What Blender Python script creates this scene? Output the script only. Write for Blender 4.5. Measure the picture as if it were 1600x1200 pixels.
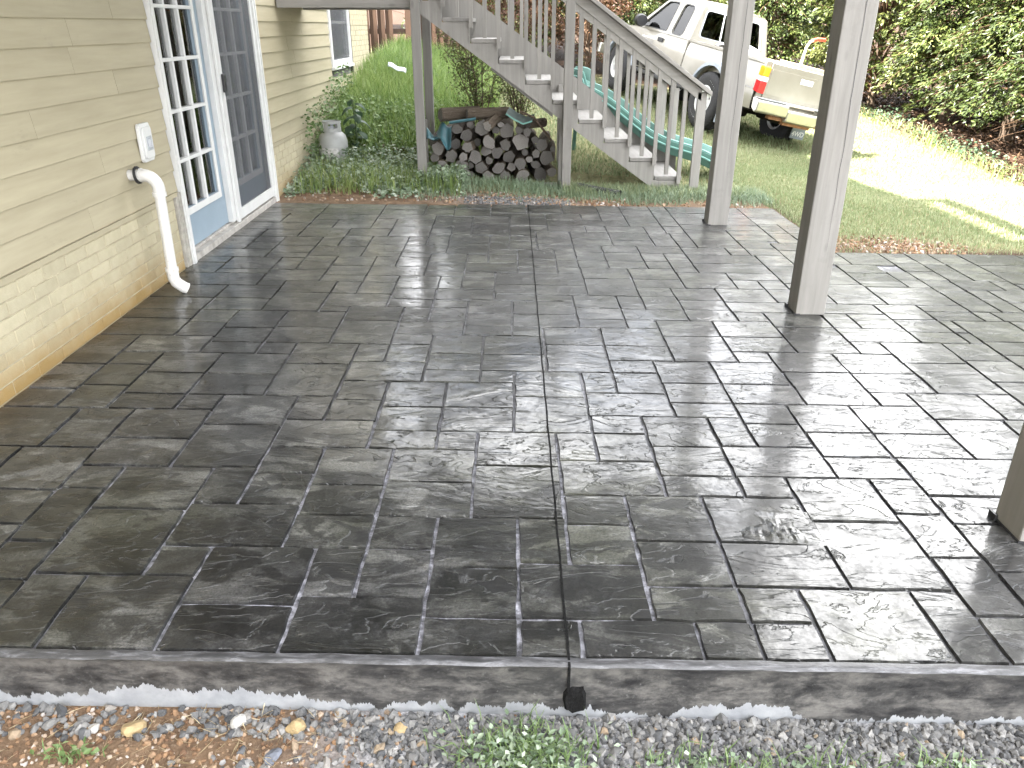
import bpy, bmesh, math, random
import numpy as np
from mathutils import Vector, Matrix, Euler
from mathutils.geometry import tessellate_polygon

for _o in list(bpy.data.objects):
    bpy.data.objects.remove(_o)
SC = bpy.context.scene
COL = SC.collection
R = math.radians
rng = random.Random(11)
nr = np.random.default_rng(5)

# ------------------------------------------------------------------ camera
PITCH = math.atan(560 / 1216)
cam_d = bpy.data.cameras.new('camera')
cam_d.sensor_width = 36.0
cam_d.lens = 1216 / 1600 * 36.0
cam_d.clip_start = 0.05
cam_d.clip_end = 400
cam = bpy.data.objects.new('camera', cam_d)
cam.location = (0, 0, 1.48)
cam.rotation_euler = (R(90) - PITCH, 0, 0)
COL.objects.link(cam)
SC.camera = cam

# ------------------------------------------------------------------ light
SUN_TRAVEL = Vector((0.63, 0.29, -1.0)).normalized()
W = bpy.data.worlds.new('World')
SC.world = W
W.use_nodes = True
_nt = W.node_tree
_bg = _nt.nodes['Background']
_sky = _nt.nodes.new('ShaderNodeTexSky')
_sky.sky_type = 'NISHITA'
_sky.sun_disc = False
_sky.sun_elevation = math.asin(-SUN_TRAVEL.z)
_sky.sun_rotation = math.atan2(-SUN_TRAVEL.x, -SUN_TRAVEL.y)
_sky.air_density = 1.0
_sky.dust_density = 2.2
_sky.ozone_density = 1.0
# broken white cloud over the blue
_tc = _nt.nodes.new('ShaderNodeTexCoord')
_mp = _nt.nodes.new('ShaderNodeMapping'); _mp.inputs['Scale'].default_value = (1.0, 1.0, 2.6); _mp.inputs['Location'].default_value = (1.03, 0.35, 0.04)
_cn = _nt.nodes.new('ShaderNodeTexNoise'); _cn.inputs['Scale'].default_value = 2.3; _cn.inputs['Detail'].default_value = 8; _cn.inputs['Roughness'].default_value = 0.62; _cn.inputs['Distortion'].default_value = 0.3
_cr = _nt.nodes.new('ShaderNodeValToRGB'); _cr.color_ramp.elements[0].position = 0.37; _cr.color_ramp.elements[1].position = 0.53
_cm = _nt.nodes.new('ShaderNodeMix'); _cm.data_type = 'RGBA'
_c2 = _nt.nodes.new('ShaderNodeTexNoise'); _c2.inputs['Scale'].default_value = 1.5; _c2.inputs['Detail'].default_value = 6; _c2.inputs['Roughness'].default_value = 0.55
_m2 = _nt.nodes.new('ShaderNodeMapping'); _m2.inputs['Location'].default_value = (5.1, 2.7, 0.0)
_c3 = _nt.nodes.new('ShaderNodeValToRGB'); _c3.color_ramp.elements[0].position = 0.38; _c3.color_ramp.elements[1].position = 0.64
_c3.color_ramp.elements[0].color = (0.34, 0.345, 0.36, 1); _c3.color_ramp.elements[1].color = (0.98, 0.975, 0.975, 1)
_c4 = _nt.nodes.new('ShaderNodeVectorMath'); _c4.operation = 'SCALE'; _c4.inputs['Scale'].default_value = 19.0
_nt.links.new(_mp.outputs[0], _m2.inputs[0]); _nt.links.new(_m2.outputs[0], _c2.inputs['Vector']); _nt.links.new(_c2.outputs['Fac'], _c3.inputs[0]); _nt.links.new(_c3.outputs[0], _c4.inputs[0]); _nt.links.new(_c4.outputs[0], _cm.inputs[7])
_nt.links.new(_tc.outputs['Generated'], _mp.inputs[0]); _nt.links.new(_mp.outputs[0], _cn.inputs['Vector'])
_nt.links.new(_cn.outputs['Fac'], _cr.inputs[0]); _nt.links.new(_cr.outputs[0], _cm.inputs[0])
_nt.links.new(_sky.outputs[0], _cm.inputs[6]); _nt.links.new(_cm.outputs[2], _bg.inputs[0])
_bg.inputs[1].default_value = 0.065
sun_d = bpy.data.lights.new('sun', 'SUN')
sun_d.energy = 5.0
sun_d.angle = R(0.53)
sun_d.color = (1.0, 0.95, 0.86)
sun = bpy.data.objects.new('sun', sun_d)
sun.rotation_euler = SUN_TRAVEL.to_track_quat('-Z', 'Y').to_euler()
sun.location = (-12, -6, 20)
COL.objects.link(sun)
SC.view_settings.view_transform = 'Standard'
SC.view_settings.look = 'None'
SC.view_settings.exposure = 3.58
SC.view_settings.gamma = 1.0
SC.view_settings.use_curve_mapping = False
SC.render.engine = 'CYCLES'
SC.cycles.max_bounces = 6
SC.cycles.diffuse_bounces = 4
SC.cycles.glossy_bounces = 3
SC.cycles.transparent_max_bounces = 8
SC.cycles.use_adaptive_sampling = True
SC.cycles.adaptive_threshold = 0.02

# ------------------------------------------------------------------ material helpers
class NT:
    def __init__(s, name, rough=0.6, spec=0.5):
        s.m = bpy.data.materials.new(name)
        s.m.use_nodes = True
        s.t = s.m.node_tree
        s.b = s.t.nodes['Principled BSDF']
        s.b.inputs['Roughness'].default_value = rough
        s.b.inputs['Specular IOR Level'].default_value = spec
        s._tc = None
    def n(s, typ, **kw):
        nd = s.t.nodes.new(typ)
        for k, v in kw.items():
            if k.startswith('i_'):
                nd.inputs[int(k[2:])].default_value = v
            else:
                setattr(nd, k, v)
        return nd
    def l(s, a, b):
        s.t.links.new(a, b)
    def coord(s, kind='Object', scale=(1, 1, 1), rnd=False, rot=(0, 0, 0)):
        if s._tc is None:
            s._tc = s.n('ShaderNodeTexCoord')
        mp = s.n('ShaderNodeMapping')
        mp.inputs['Scale'].default_value = scale
        mp.inputs['Rotation'].default_value = rot
        s.l(s.n('ShaderNodeNewGeometry').outputs['Position'] if kind == 'World' else s._tc.outputs[kind], mp.inputs['Vector'])
        if rnd:
            oi = s.n('ShaderNodeObjectInfo')
            mu = s.n('ShaderNodeVectorMath', operation='SCALE')
            cx = s.n('ShaderNodeCombineXYZ')
            s.l(oi.outputs['Random'], cx.inputs[0]); s.l(oi.outputs['Random'], cx.inputs[1])
            s.l(cx.outputs[0], mu.inputs[0]); mu.inputs['Scale'].default_value = 53.0
            s.l(mu.outputs[0], mp.inputs['Location'])
        return mp.outputs[0]
    def noise(s, vec, scale, detail=4, rough=0.55, dist=0.0):
        nd = s.n('ShaderNodeTexNoise')
        nd.inputs['Scale'].default_value = scale
        nd.inputs['Detail'].default_value = detail
        nd.inputs['Roughness'].default_value = rough
        nd.inputs['Distortion'].default_value = dist
        s.l(vec, nd.inputs['Vector'])
        return nd.outputs['Fac']
    def ramp(s, fac, stops, interp='LINEAR'):
        nd = s.n('ShaderNodeValToRGB')
        cr = nd.color_ramp
        cr.interpolation = interp
        while len(cr.elements) < len(stops):
            cr.elements.new(0.5)
        for e, (p, c) in zip(cr.elements, stops):
            e.position = p
            e.color = (c, c, c, 1) if isinstance(c, (int, float)) else (*c, 1)
        s.l(fac, nd.inputs[0])
        return nd.outputs[0]
    def mix(s, fac, a, b, blend='MIX'):
        nd = s.n('ShaderNodeMix', data_type='RGBA', blend_type=blend)
        for k, v in ((0, fac), (6, a), (7, b)):
            sock = nd.inputs[k]
            if isinstance(v, (int, float)):
                sock.default_value = v if k == 0 else (v, v, v, 1)
            elif isinstance(v, tuple):
                sock.default_value = (*v, 1)
            else:
                s.l(v, sock)
        return nd.outputs[2]
    def math(s, op, a, b=0.0):
        nd = s.n('ShaderNodeMath', operation=op)
        for sock, v in ((nd.inputs[0], a), (nd.inputs[1], b)):
            if isinstance(v, (int, float)):
                sock.default_value = v
            else:
                s.l(v, sock)
        return nd.outputs[0]
    def rand(s):
        return s.n('ShaderNodeObjectInfo').outputs['Random']
    def attr(s, name):
        return s.n('ShaderNodeAttribute', attribute_name=name)
    def bump(s, h, strength=0.3, dist=0.01, prev=None):
        nd = s.n('ShaderNodeBump')
        nd.inputs['Strength'].default_value = strength
        nd.inputs['Distance'].default_value = dist
        s.l(h, nd.inputs['Height'])
        if prev is not None:
            s.l(prev, nd.inputs['Normal'])
        return nd.outputs[0]
    def out(s, color=None, rough=None, normal=None, **kw):
        for sock, v in (('Base Color', color), ('Roughness', rough), ('Normal', normal)):
            if v is None:
                continue
            if isinstance(v, (int, float)):
                s.b.inputs[sock].default_value = v
            elif isinstance(v, tuple):
                s.b.inputs[sock].default_value = (*v, 1)
            else:
                s.l(v, s.b.inputs[sock])
        for k, v in kw.items():
            s.b.inputs[k.replace('_', ' ')].default_value = v
        return s.m

def simple(name, col, rough=0.5, spec=0.5, var=0.12, scale=14, bump=0.0, metal=0.0):
    t = NT(name, rough, spec)
    v = t.coord('Object')
    n = t.noise(v, scale, 5, 0.6)
    lo = tuple(c * (1 - var) for c in col); hi = tuple(min(1, c * (1 + var)) for c in col)
    c = t.ramp(n, [(0.3, lo), (0.7, hi)])
    nm = t.bump(t.noise(v, scale * 4, 3), bump, 0.005) if bump else None
    return t.out(c, rough, nm, Metallic=metal)

M = {}
# --- stamped, sealed concrete -------------------------------------------------
def mat_stamped():
    t = NT('stamped_concrete', 0.3, 0.5)
    g = t.coord('Object')          # object space = world metres here
    v = t.coord('Object', rnd=True)
    big = t.noise(g, 0.55, 3, 0.55, 0.4)
    mpb = t.n('ShaderNodeMapping'); mpb.inputs['Scale'].default_value = (1.0, 2.1, 1); mpb.inputs['Rotation'].default_value = (0, 0, 0.3)
    t.l(v, mpb.inputs['Vector'])
    mott = t.noise(v, 3.6, 9, 0.70, 0.35)
    fine = t.noise(g, 60, 4, 0.6)
    blot = t.noise(mpb.outputs[0], 3.4, 7, 0.66, 0.5)
    c = t.ramp(mott, [(0.32, (0.007, 0.007, 0.0072)), (0.43, (0.030, 0.0300, 0.0298)), (0.54, (0.062, 0.0612, 0.0595)), (0.70, (0.128, 0.126, 0.121))])
    olive = t.mix(t.ramp(big, [(0.42, 0.0), (0.62, 0.55)]), c, (0.054, 0.056, 0.033))
    rb = t.ramp(t.rand(), [(0, 0.5), (1, 1.35)])
    c2 = t.mix(1.0, olive, rb, 'MULTIPLY')
    dark = t.ramp(blot, [(0.455, 1.0), (0.495, 0.38), (0.70, 0.20)])
    c3 = t.mix(1.0, c2, dark, 'MULTIPLY')
    c3 = t.mix(1.0, c3, t.ramp(t.noise(g, 130, 5, 0.75), [(0.33, 0.45), (0.67, 1.6)]), 'MULTIPLY')
    # pale release powder left in the low spots
    near = t.ramp(t.noise(g, 1.1, 4, 0.6, 0.6), [(0.45, 0.0), (0.62, 1.0)])
    pw = t.math('MULTIPLY', t.ramp(t.noise(v, 9, 8, 0.78, 1.0), [(0.52, 0.0), (0.70, 0.6)]), t.ramp(fine, [(0.42, 0.1), (0.6, 1.0)]))
    pw = t.math('MULTIPLY', pw, near)
    c4 = t.mix(pw, c3, (0.19, 0.19, 0.20))
    # cleft slate relief: flat faces broken by a few ledges, feathered in places
    rot = t.n('ShaderNodeCombineXYZ')
    t.l(t.math('MULTIPLY', t.math('SUBTRACT', t.rand(), 0.4), 1.6), rot.inputs[2])
    mp = t.n('ShaderNodeMapping'); mp.inputs['Scale'].default_value = (1.6, 4.2, 1)
    t.l(v, mp.inputs['Vector']); t.l(rot.outputs[0], mp.inputs['Rotation'])
    cl = t.noise(mp.outputs[0], 1.7, 6, 0.55, 1.1)
    step = t.ramp(cl, [(0.385, 0.0), (0.40, 0.45), (0.53, 0.50), (0.545, 0.8), (0.66, 0.85), (0.675, 1.0)])
    mp2 = t.n('ShaderNodeMapping'); mp2.inputs['Scale'].default_value = (3.0, 15.0, 1)
    t.l(v, mp2.inputs['Vector']); t.l(rot.outputs[0], mp2.inputs['Rotation'])
    fea = t.math('MULTIPLY', t.noise(mp2.outputs[0], 2.0, 5, 0.6, 0.8), t.ramp(t.noise(v, 2.2, 3, 0.5), [(0.50, 0.0), (0.66, 1.0)]))
    c4 = t.mix(t.ramp(cl, [(0.385, 0.65), (0.41, 0.0)]), c4, (0.014, 0.014, 0.014))
    soft = t.bump(t.noise(v, 7, 4, 0.5), 0.30, 0.007)
    soft = t.bump(step, 0.8, 0.008, soft)
    soft = t.bump(t.noise(g, 90, 3, 0.6), 0.20, 0.0006, soft)
    b1 = t.bump(fea, 0.55, 0.016, soft)
    b3 = t.bump(t.noise(v, 26, 5, 0.65, 0.4), 0.30, 0.004, b1)
    rg = t.ramp(t.noise(v, 5, 5, 0.6, 0.5), [(0.3, 0.36), (0.7, 0.55)])
    m = t.out(c4, rg, b3)
    cw = t.ramp(t.noise(v, 8, 7, 0.72, 0.8), [(0.36, 0.30), (0.50, 0.78), (0.62, 0.95)])
    cw = t.mix(1.0, cw, t.ramp(fine, [(0.38, 0.6), (0.56, 1.0)]), 'MULTIPLY')
    t.l(cw, t.b.inputs['Coat Weight'])
    t.b.inputs['Coat IOR'].default_value = 1.56
    t.b.inputs['Specular IOR Level'].default_value = 0.28
    t.l(t.ramp(t.noise(g, 1.6, 4, 0.6, 0.5), [(0.35, 0.07), (0.65, 0.19)]), t.b.inputs['Coat Roughness'])
    t.l(soft, t.b.inputs['Coat Normal'])
    return m
M['tile'] = mat_stamped()

def mat_joint():
    t = NT('joint_concrete', 0.45)
    g = t.coord('Object')
    n = t.noise(g, 7, 6, 0.7, 0.8)
    big = t.noise(g, 0.9, 3, 0.5)
    c = t.ramp(n, [(0.36, (0.010, 0.010, 0.011)), (0.48, (0.05, 0.05, 0.055)), (0.60, (0.26, 0.26, 0.285))])
    c = t.mix(t.ramp(big, [(0.44, 0.8), (0.58, 0.1)]), c, (0.010, 0.010, 0.011))
    # pale release powder still lying in the joints of the middle foreground
    sep = t.n('ShaderNodeSeparateXYZ'); t.l(g, sep.inputs[0])
    dx = t.math('DIVIDE', t.math('ADD', sep.outputs[0], 0.35), 1.35); dy = t.math('DIVIDE', t.math('SUBTRACT', sep.outputs[1], 2.1), 1.0)
    rr = t.math('ADD', t.math('ADD', t.math('MULTIPLY', dx, dx), t.math('MULTIPLY', dy, dy)), t.math('MULTIPLY', t.math('SUBTRACT', t.noise(g, 3.5, 5, 0.65), 0.5), 1.6))
    c = t.mix(t.ramp(rr, [(0.35, 0.85), (1.0, 0.0)]), c, t.ramp(t.noise(g, 28, 5, 0.7), [(0.36, (0.03, 0.03, 0.033)), (0.50, (0.16, 0.16, 0.178)), (0.64, (0.38, 0.38, 0.42))]))
    return t.out(c, 0.5, t.bump(t.noise(g, 90, 4), 0.6, 0.004))
M['joint'] = mat_joint()

def mat_slabface():
    # dark stain brushed over grey cement, with drips at its lower edge
    t = NT('stained_slab_edge', 0.55)
    g = t.coord('Object')
    sep = t.n('ShaderNodeSeparateXYZ'); t.l(g, sep.inputs[0])
    drip = t.noise(t.coord('Object', scale=(26, 1, 2.0)), 1.0, 5, 0.7)
    wave = t.noise(t.coord('Object', scale=(3.2, 1, 0.3)), 1.0, 3, 0.6)
    # height of the stain's lower edge, lower towards the right
    e = t.math('ADD', t.math('MULTIPLY', t.math('SUBTRACT', drip, 0.5), 0.12), t.math('MULTIPLY', t.math('SUBTRACT', wave, 0.5), 0.16))
    e = t.math('ADD', e, t.math('MULTIPLY', sep.outputs[0], -0.036))
    fac = t.math('GREATER_THAN', t.math('SUBTRACT', sep.outputs[2], e), -0.176)
    n = t.noise(t.coord('Object', scale=(1, 1, 2.2)), 7, 9, 0.72, 0.25)
    n2 = t.noise(g, 70, 4, 0.6)
    st = t.ramp(n, [(0.36, (0.014, 0.014, 0.015)), (0.48, (0.045, 0.044, 0.043)), (0.62, (0.125, 0.12, 0.112))])
    st = t.mix(t.ramp(n2, [(0.62, 0.0), (0.75, 0.35)]), st, (0.22, 0.22, 0.21))
    cem = t.ramp(t.noise(g, 20, 4), [(0.3, (0.22, 0.23, 0.245)), (0.7, (0.31, 0.32, 0.33))])
    c = t.mix(fac, cem, st)
    bp = t.bump(n2, 0.35, 0.003)
    return t.out(c, t.ramp(n, [(0.3, 0.35), (0.7, 0.6)]), bp)
M['slabface'] = mat_slabface()

def mat_rim():
    t = NT('slab_rim', 0.35)
    g = t.coord('Object')
    n = t.noise(t.coord('Object', scale=(6, 30, 1)), 1.6, 7, 0.72, 0.5)
    c = t.ramp(n, [(0.36, (0.028, 0.028, 0.029)), (0.5, (0.05, 0.05, 0.052)), (0.68, (0.16, 0.16, 0.17))])
    return t.out(c, 0.36, t.bump(t.noise(g, 60, 5), 0.5, 0.003))
M['rim'] = mat_rim()

# --- house ---------------------------------------------------------------------
def mat_siding():
    t = NT('vinyl_siding', 0.5, 0.4)
    v = t.coord('Object', scale=(1, 0.6, 8), rnd=True)
    n = t.noise(v, 3.0, 6, 0.6)
    c = t.ramp(n, [(0.28, (0.335, 0.296, 0.202)), (0.75, (0.408, 0.364, 0.255))])
    dirt = t.noise(t.coord('World', scale=(1, 1.2, 3.5)), 4.0, 6, 0.75)
    c = t.mix(t.ramp(dirt, [(0.60, 0.0), (0.80, 0.35)]), c, (0.16, 0.155, 0.12))
    rb = t.ramp(t.rand(), [(0, 0.95), (1, 1.05)])
    c = t.mix(1.0, c, rb, 'MULTIPLY')
    return t.out(c, 0.48, t.bump(t.noise(t.coord('Object', scale=(1, 2, 60)), 6, 3), 0.08, 0.002))
M['siding'] = mat_siding()

def mat_brick():
    t = NT('painted_brick', 0.7, 0.3)
    g = t.coord('World')
    v = t.coord('Object', rnd=True)
    sep = t.n('ShaderNodeSeparateXYZ'); t.l(g, sep.inputs[0])
    n = t.noise(v, 11, 6, 0.65)
    c = t.ramp(n, [(0.3, (0.385, 0.345, 0.235)), (0.7, (0.45, 0.405, 0.285))])
    # rust/soil splash staining along the foot of the wall
    s1 = t.math('ADD', sep.outputs[2], t.math('MULTIPLY', t.math('SUBTRACT', t.noise(g, 2.6, 5, 0.65), 0.5), 0.30))
    c = t.mix(t.ramp(s1, [(0.0, 0.9), (0.10, 0.5), (0.22, 0.10), (0.32, 0.0)]), c, (0.25, 0.155, 0.045))
    chip = t.noise(g, 42, 4, 0.7, 0.6)
    c = t.mix(t.ramp(chip, [(0.68, 0.0), (0.74, 0.8)]), c, (0.15, 0.12, 0.09))
    rb = t.ramp(t.rand(), [(0, 0.92), (1, 1.06)])
    c = t.mix(1.0, c, rb, 'MULTIPLY')
    return t.out(c, 0.72, t.bump(t.noise(g, 55, 6, 0.7), 0.6, 0.005))
M['brick'] = mat_brick()
M['mortar'] = simple('painted_mortar', (0.36, 0.325, 0.23), 0.85, 0.2, 0.25, 8, 0.5)
M['white'] = simple('white_paint', (0.60, 0.60, 0.585), 0.42, 0.5, 0.06, 9, 0.05)
M['whitedirty'] = simple('weathered_white_trim', (0.33, 0.31, 0.27), 0.6, 0.4, 0.3, 20, 0.2)
def mat_pvc():
    t = NT('white_pvc', 0.36)
    w = t.coord('World')
    sep = t.n('ShaderNodeSeparateXYZ'); t.l(w, sep.inputs[0])
    c = t.ramp(t.noise(w, 9, 5), [(0.3, (0.58, 0.57, 0.54)), (0.7, (0.65, 0.64, 0.62))])
    fr = t.math('MULTIPLY', t.ramp(t.noise(w, 60, 4, 0.7), [(0.58, 0.0), (0.68, 0.8)]), t.ramp(sep.outputs[2], [(0.05, 1.0), (0.62, 0.25)]))
    c = t.mix(fr, c, (0.20, 0.16, 0.11))
    c = t.mix(t.ramp(t.noise(w, 7, 5, 0.7), [(0.55, 0.0), (0.75, 0.35)]), c, (0.33, 0.30, 0.25))
    return t.out(c, 0.36)
M['pvc'] = mat_pvc()
M['blue'] = simple('pale_blue_paint', (0.25, 0.315, 0.37), 0.42, 0.5, 0.05, 6, 0.04)
M['greyframe'] = simple('grey_aluminium', (0.50, 0.51, 0.53), 0.4, 0.5, 0.06, 12)
M['dark'] = simple('black_plastic', (0.02, 0.02, 0.022), 0.45, 0.5, 0.2)
M['greyplastic'] = simple('grey_plastic_cover', (0.36, 0.38, 0.40), 0.4)
M['sill'] = simple('worn_sill_wood', (0.36, 0.34, 0.31), 0.7, 0.3, 0.3, 16, 0.3)
M['interior'] = simple('dim_room_wall', (0.16, 0.155, 0.15), 0.9, 0.1)
M['curtain'] = simple('pale_curtain', (0.5, 0.5, 0.5), 0.9, 0.1, 0.2, 6)
M['roof'] = simple('roof_shingle', (0.08, 0.075, 0.07), 0.9, 0.2, 0.3, 6, 0.4)

def mat_glass(name, tint=0.75, refl=1.0, ior=1.6):
    m = bpy.data.materials.new(name); m.use_nodes = True
    t = m.node_tree; t.nodes.remove(t.nodes['Principled BSDF'])
    o = t.nodes['Material Output']
    tr = t.nodes.new('ShaderNodeBsdfTransparent'); tr.inputs[0].default_value = (tint, tint * 1.02, tint, 1)
    gl = t.nodes.new('ShaderNodeBsdfGlossy'); gl.inputs['Roughness'].default_value = 0.02
    gl.inputs[0].default_value = (refl, refl, refl, 1)
    fr = t.nodes.new('ShaderNodeFresnel'); fr.inputs[0].default_value = ior
    nz = t.nodes.new('ShaderNodeTexNoise'); nz.inputs['Scale'].default_value = 3.0
    tc = t.nodes.new('ShaderNodeTexCoord'); t.links.new(tc.outputs['Object'], nz.inputs['Vector'])
    bp = t.nodes.new('ShaderNodeBump'); bp.inputs['Strength'].default_value = 0.03; bp.inputs['Distance'].default_value = 0.02
    t.links.new(nz.outputs[0], bp.inputs['Height']); t.links.new(bp.outputs[0], gl.inputs['Normal'])
    mx = t.nodes.new('ShaderNodeMixShader')
    t.links.new(fr.outputs[0], mx.inputs[0]); t.links.new(tr.outputs[0], mx.inputs[1]); t.links.new(gl.outputs[0], mx.inputs[2])
    t.links.new(mx.outputs[0], o.inputs[0])
    return m
M['glass'] = mat_glass('window_glass', 0.62)
M['carglass'] = mat_glass('car_glass', 0.42, 1.0, 1.38)

def mat_screen():
    m = bpy.data.materials.new('insect_screen'); m.use_nodes = True
    t = m.node_tree; b = t.nodes['Principled BSDF']; o = t.nodes['Material Output']
    b.inputs['Base Color'].default_value = (0.10, 0.105, 0.115, 1); b.inputs['Roughness'].default_value = 0.6
    tr = t.nodes.new('ShaderNodeBsdfTransparent')
    mx = t.nodes.new('ShaderNodeMixShader'); mx.inputs[0].default_value = 0.42
    t.links.new(tr.outputs[0], mx.inputs[1]); t.links.new(b.outputs[0], mx.inputs[2]); t.links.new(mx.outputs[0], o.inputs[0])
    return m
M['screen'] = mat_screen()

# --- wood ----------------------------------------------------------------------
def mat_wood(name, lo, hi, grain=(14, 14, 0.8), dirt=0.35, rough=0.62):
    t = NT(name, rough, 0.35)
    v = t.coord('Object', scale=grain, rnd=True)
    n = t.noise(v, 2.0, 7, 0.62, 0.4)
    c = t.ramp(n, [(0.28, lo), (0.72, hi)])
    cr = t.noise(t.coord('Object', scale=(grain[0] * 2.4, grain[1] * 2.4, grain[2] * 0.45), rnd=True), 1.2, 3, 0.5)
    c = t.mix(t.ramp(cr, [(0.70, 0.0), (0.74, dirt)]), c, tuple(x * 0.25 for x in lo))
    st = t.noise(t.coord('Object', rnd=True), 5, 6, 0.7)
    c = t.mix(t.ramp(st, [(0.58, 0.0), (0.8, dirt)]), c, tuple(x * 0.55 for x in lo))
    vo = t.n('ShaderNodeTexVoronoi'); vo.inputs['Scale'].default_value = 1.0
    t.l(t.coord('Object', scale=tuple(6.5 if g_ > 5 else 2.6 for g_ in grain), rnd=True), vo.inputs['Vector'])
    c = t.mix(t.ramp(vo.outputs['Distance'], [(0.05, dirt * 1.3), (0.12, 0.0)]), c, tuple(x * 0.45 for x in lo))
    c = t.mix(1.0, c, t.ramp(t.rand(), [(0, 0.90), (1, 1.08)]), 'MULTIPLY')
    return t.out(c, rough, t.bump(n, 0.35, 0.004))
GLO, GHI = (0.175, 0.167, 0.152), (0.245, 0.235, 0.218)
M['gwood'] = mat_wood('grey_painted_wood', GLO, GHI)
M['gwoodx'] = mat_wood('grey_painted_wood_long', GLO, GHI, (0.8, 14, 14))
M['tread'] = mat_wood('worn_grey_tread', (0.185, 0.177, 0.164), (0.26, 0.25, 0.233), (14, 0.8, 14))
M['joist'] = mat_wood('deck_framing_wood', (0.058, 0.054, 0.048), (0.10, 0.095, 0.086), (14, 0.8, 14))
M['fence'] = mat_wood('brown_fence_wood', (0.036, 0.020, 0.012), (0.078, 0.042, 0.025), (14, 14, 0.8))
M['oldboard'] = mat_wood('old_grey_board', (0.20, 0.185, 0.16), (0.34, 0.32, 0.29), (0.8, 14, 14))
M['planterwood'] = mat_wood('dark_planter_wood', (0.07, 0.06, 0.035), (0.13, 0.11, 0.065), (0.8, 14, 14))

def mat_bark():
    t = NT('log_bark', 0.9, 0.2)
    v = t.coord('Object', scale=(1, 0.35, 1), rnd=True)
    n = t.noise(v, 22, 7, 0.7, 0.8)
    c = t.ramp(n, [(0.3, (0.035, 0.026, 0.02)), (0.55, (0.10, 0.08, 0.06)), (0.75, (0.20, 0.17, 0.14))])
    c = t.mix(1.0, c, t.ramp(t.rand(), [(0, 0.6), (1, 1.35)]), 'MULTIPLY')
    return t.out(c, 0.92, t.bump(n, 0.9, 0.02))
M['bark'] = mat_bark()
def mat_logend(name, lo, hi):
    t = NT(name, 0.85, 0.2)
    v = t.coord('Object', rnd=False)
    w = t.n('ShaderNodeTexWave', wave_type='RINGS', rings_direction='Y')
    w.inputs['Scale'].default_value = 24; w.inputs['Distortion'].default_value = 3.0; w.inputs['Detail'].default_value = 3
    t.l(v, w.inputs['Vector'])
    n = t.noise(t.coord('Object', rnd=True), 25, 5, 0.7)
    c = t.ramp(w.outputs['Fac'], [(0.2, lo), (0.8, hi)])
    c = t.mix(t.ramp(n, [(0.45, 0.0), (0.7, 0.7)]), c, tuple(x * 0.5 for x in lo))
    c = t.mix(1.0, c, t.ramp(t.rand(), [(0, 0.65), (1, 1.3)]), 'MULTIPLY')
    return t.out(c, 0.85, t.bump(n, 0.4, 0.006))
M['logend'] = mat_logend('log_end_grain', (0.095, 0.088, 0.081), (0.175, 0.164, 0.153))
M['palelogend'] = mat_logend('pale_log_end_grain', (0.20, 0.185, 0.172), (0.32, 0.30, 0.28))

# --- vegetation ------------------------------------------------------------------
def mat_leaf(name, stops, trans=0.3, rough=0.5, spec=0.4):
    t = NT(name, rough, spec)
    a = t.attr('rnd')
    c = t.ramp(a.outputs['Fac'], stops)
    c = t.mix(1.0, c, t.ramp(t.rand(), [(0, 0.85), (1, 1.15)]), 'MULTIPLY')
    t.l(c, t.b.inputs['Base Color'])
    tr = t.n('ShaderNodeBsdfTranslucent'); t.l(c, tr.inputs[0])
    mx = t.n('ShaderNodeMixShader'); mx.inputs[0].default_value = trans
    o = t.t.nodes['Material Output']
    t.l(t.b.outputs[0], mx.inputs[1]); t.l(tr.outputs[0], mx.inputs[2]); t.l(mx.outputs[0], o.inputs[0])
    return t.m
M['grass'] = mat_leaf('lawn_grass', [(0, (0.11, 0.155, 0.07)), (0.4, (0.185, 0.235, 0.11)), (0.72, (0.30, 0.33, 0.185)), (1, (0.46, 0.43, 0.31))])
M['tallgrass'] = mat_leaf('tall_green_grass', [(0, (0.06, 0.115, 0.026)), (0.45, (0.14, 0.215, 0.055)), (0.8, (0.24, 0.30, 0.10)), (1, (0.36, 0.37, 0.19))], 0.4)
M['drygrass'] = mat_leaf('dry_straw', [(0, (0.20, 0.15, 0.08)), (0.6, (0.34, 0.27, 0.16)), (1, (0.48, 0.41, 0.27))], 0.2)
M['ivy'] = mat_leaf('pale_ivy_leaf', [(0, (0.09, 0.135, 0.075)), (0.5, (0.18, 0.24, 0.15)), (0.85, (0.30, 0.36, 0.26)), (1, (0.44, 0.48, 0.40))], 0.25)
M['weed'] = mat_leaf('broad_weed_leaf', [(0, (0.07, 0.125, 0.035)), (0.6, (0.15, 0.225, 0.08)), (1, (0.26, 0.33, 0.16))], 0.35)
M['deadleaf'] = mat_leaf('dead_brown_leaf', [(0, (0.03, 0.018, 0.011)), (0.7, (0.07, 0.04, 0.024)), (1, (0.16, 0.10, 0.06))], 0.1)
M['bigleaf'] = mat_leaf('dark_weed_leaf', [(0, (0.045, 0.085, 0.045)), (1, (0.085, 0.13, 0.075))], 0.25)
M['conifer'] = mat_leaf('hedge_needles', [(0, (0.016, 0.028, 0.007)), (0.5, (0.050, 0.074, 0.016)), (0.85, (0.115, 0.138, 0.034)), (1, (0.20, 0.21, 0.075))], 0.35, 0.45, 0.5)
M['yellowleaf'] = mat_leaf('bright_tree_leaf', [(0, (0.04, 0.058, 0.012)), (0.5, (0.085, 0.105, 0.025)), (1, (0.20, 0.205, 0.075))], 0.4, 0.4, 0.55)
M['redleaf'] = mat_leaf('red_brown_leaf', [(0, (0.045, 0.018, 0.010)), (0.5, (0.095, 0.042, 0.020)), (1, (0.16, 0.09, 0.04))], 0.35)
M['shrubleaf'] = mat_leaf('thin_shrub_leaf', [(0, (0.05, 0.075, 0.02)), (0.6, (0.10, 0.125, 0.035)), (1, (0.16, 0.15, 0.06))], 0.35)
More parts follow.
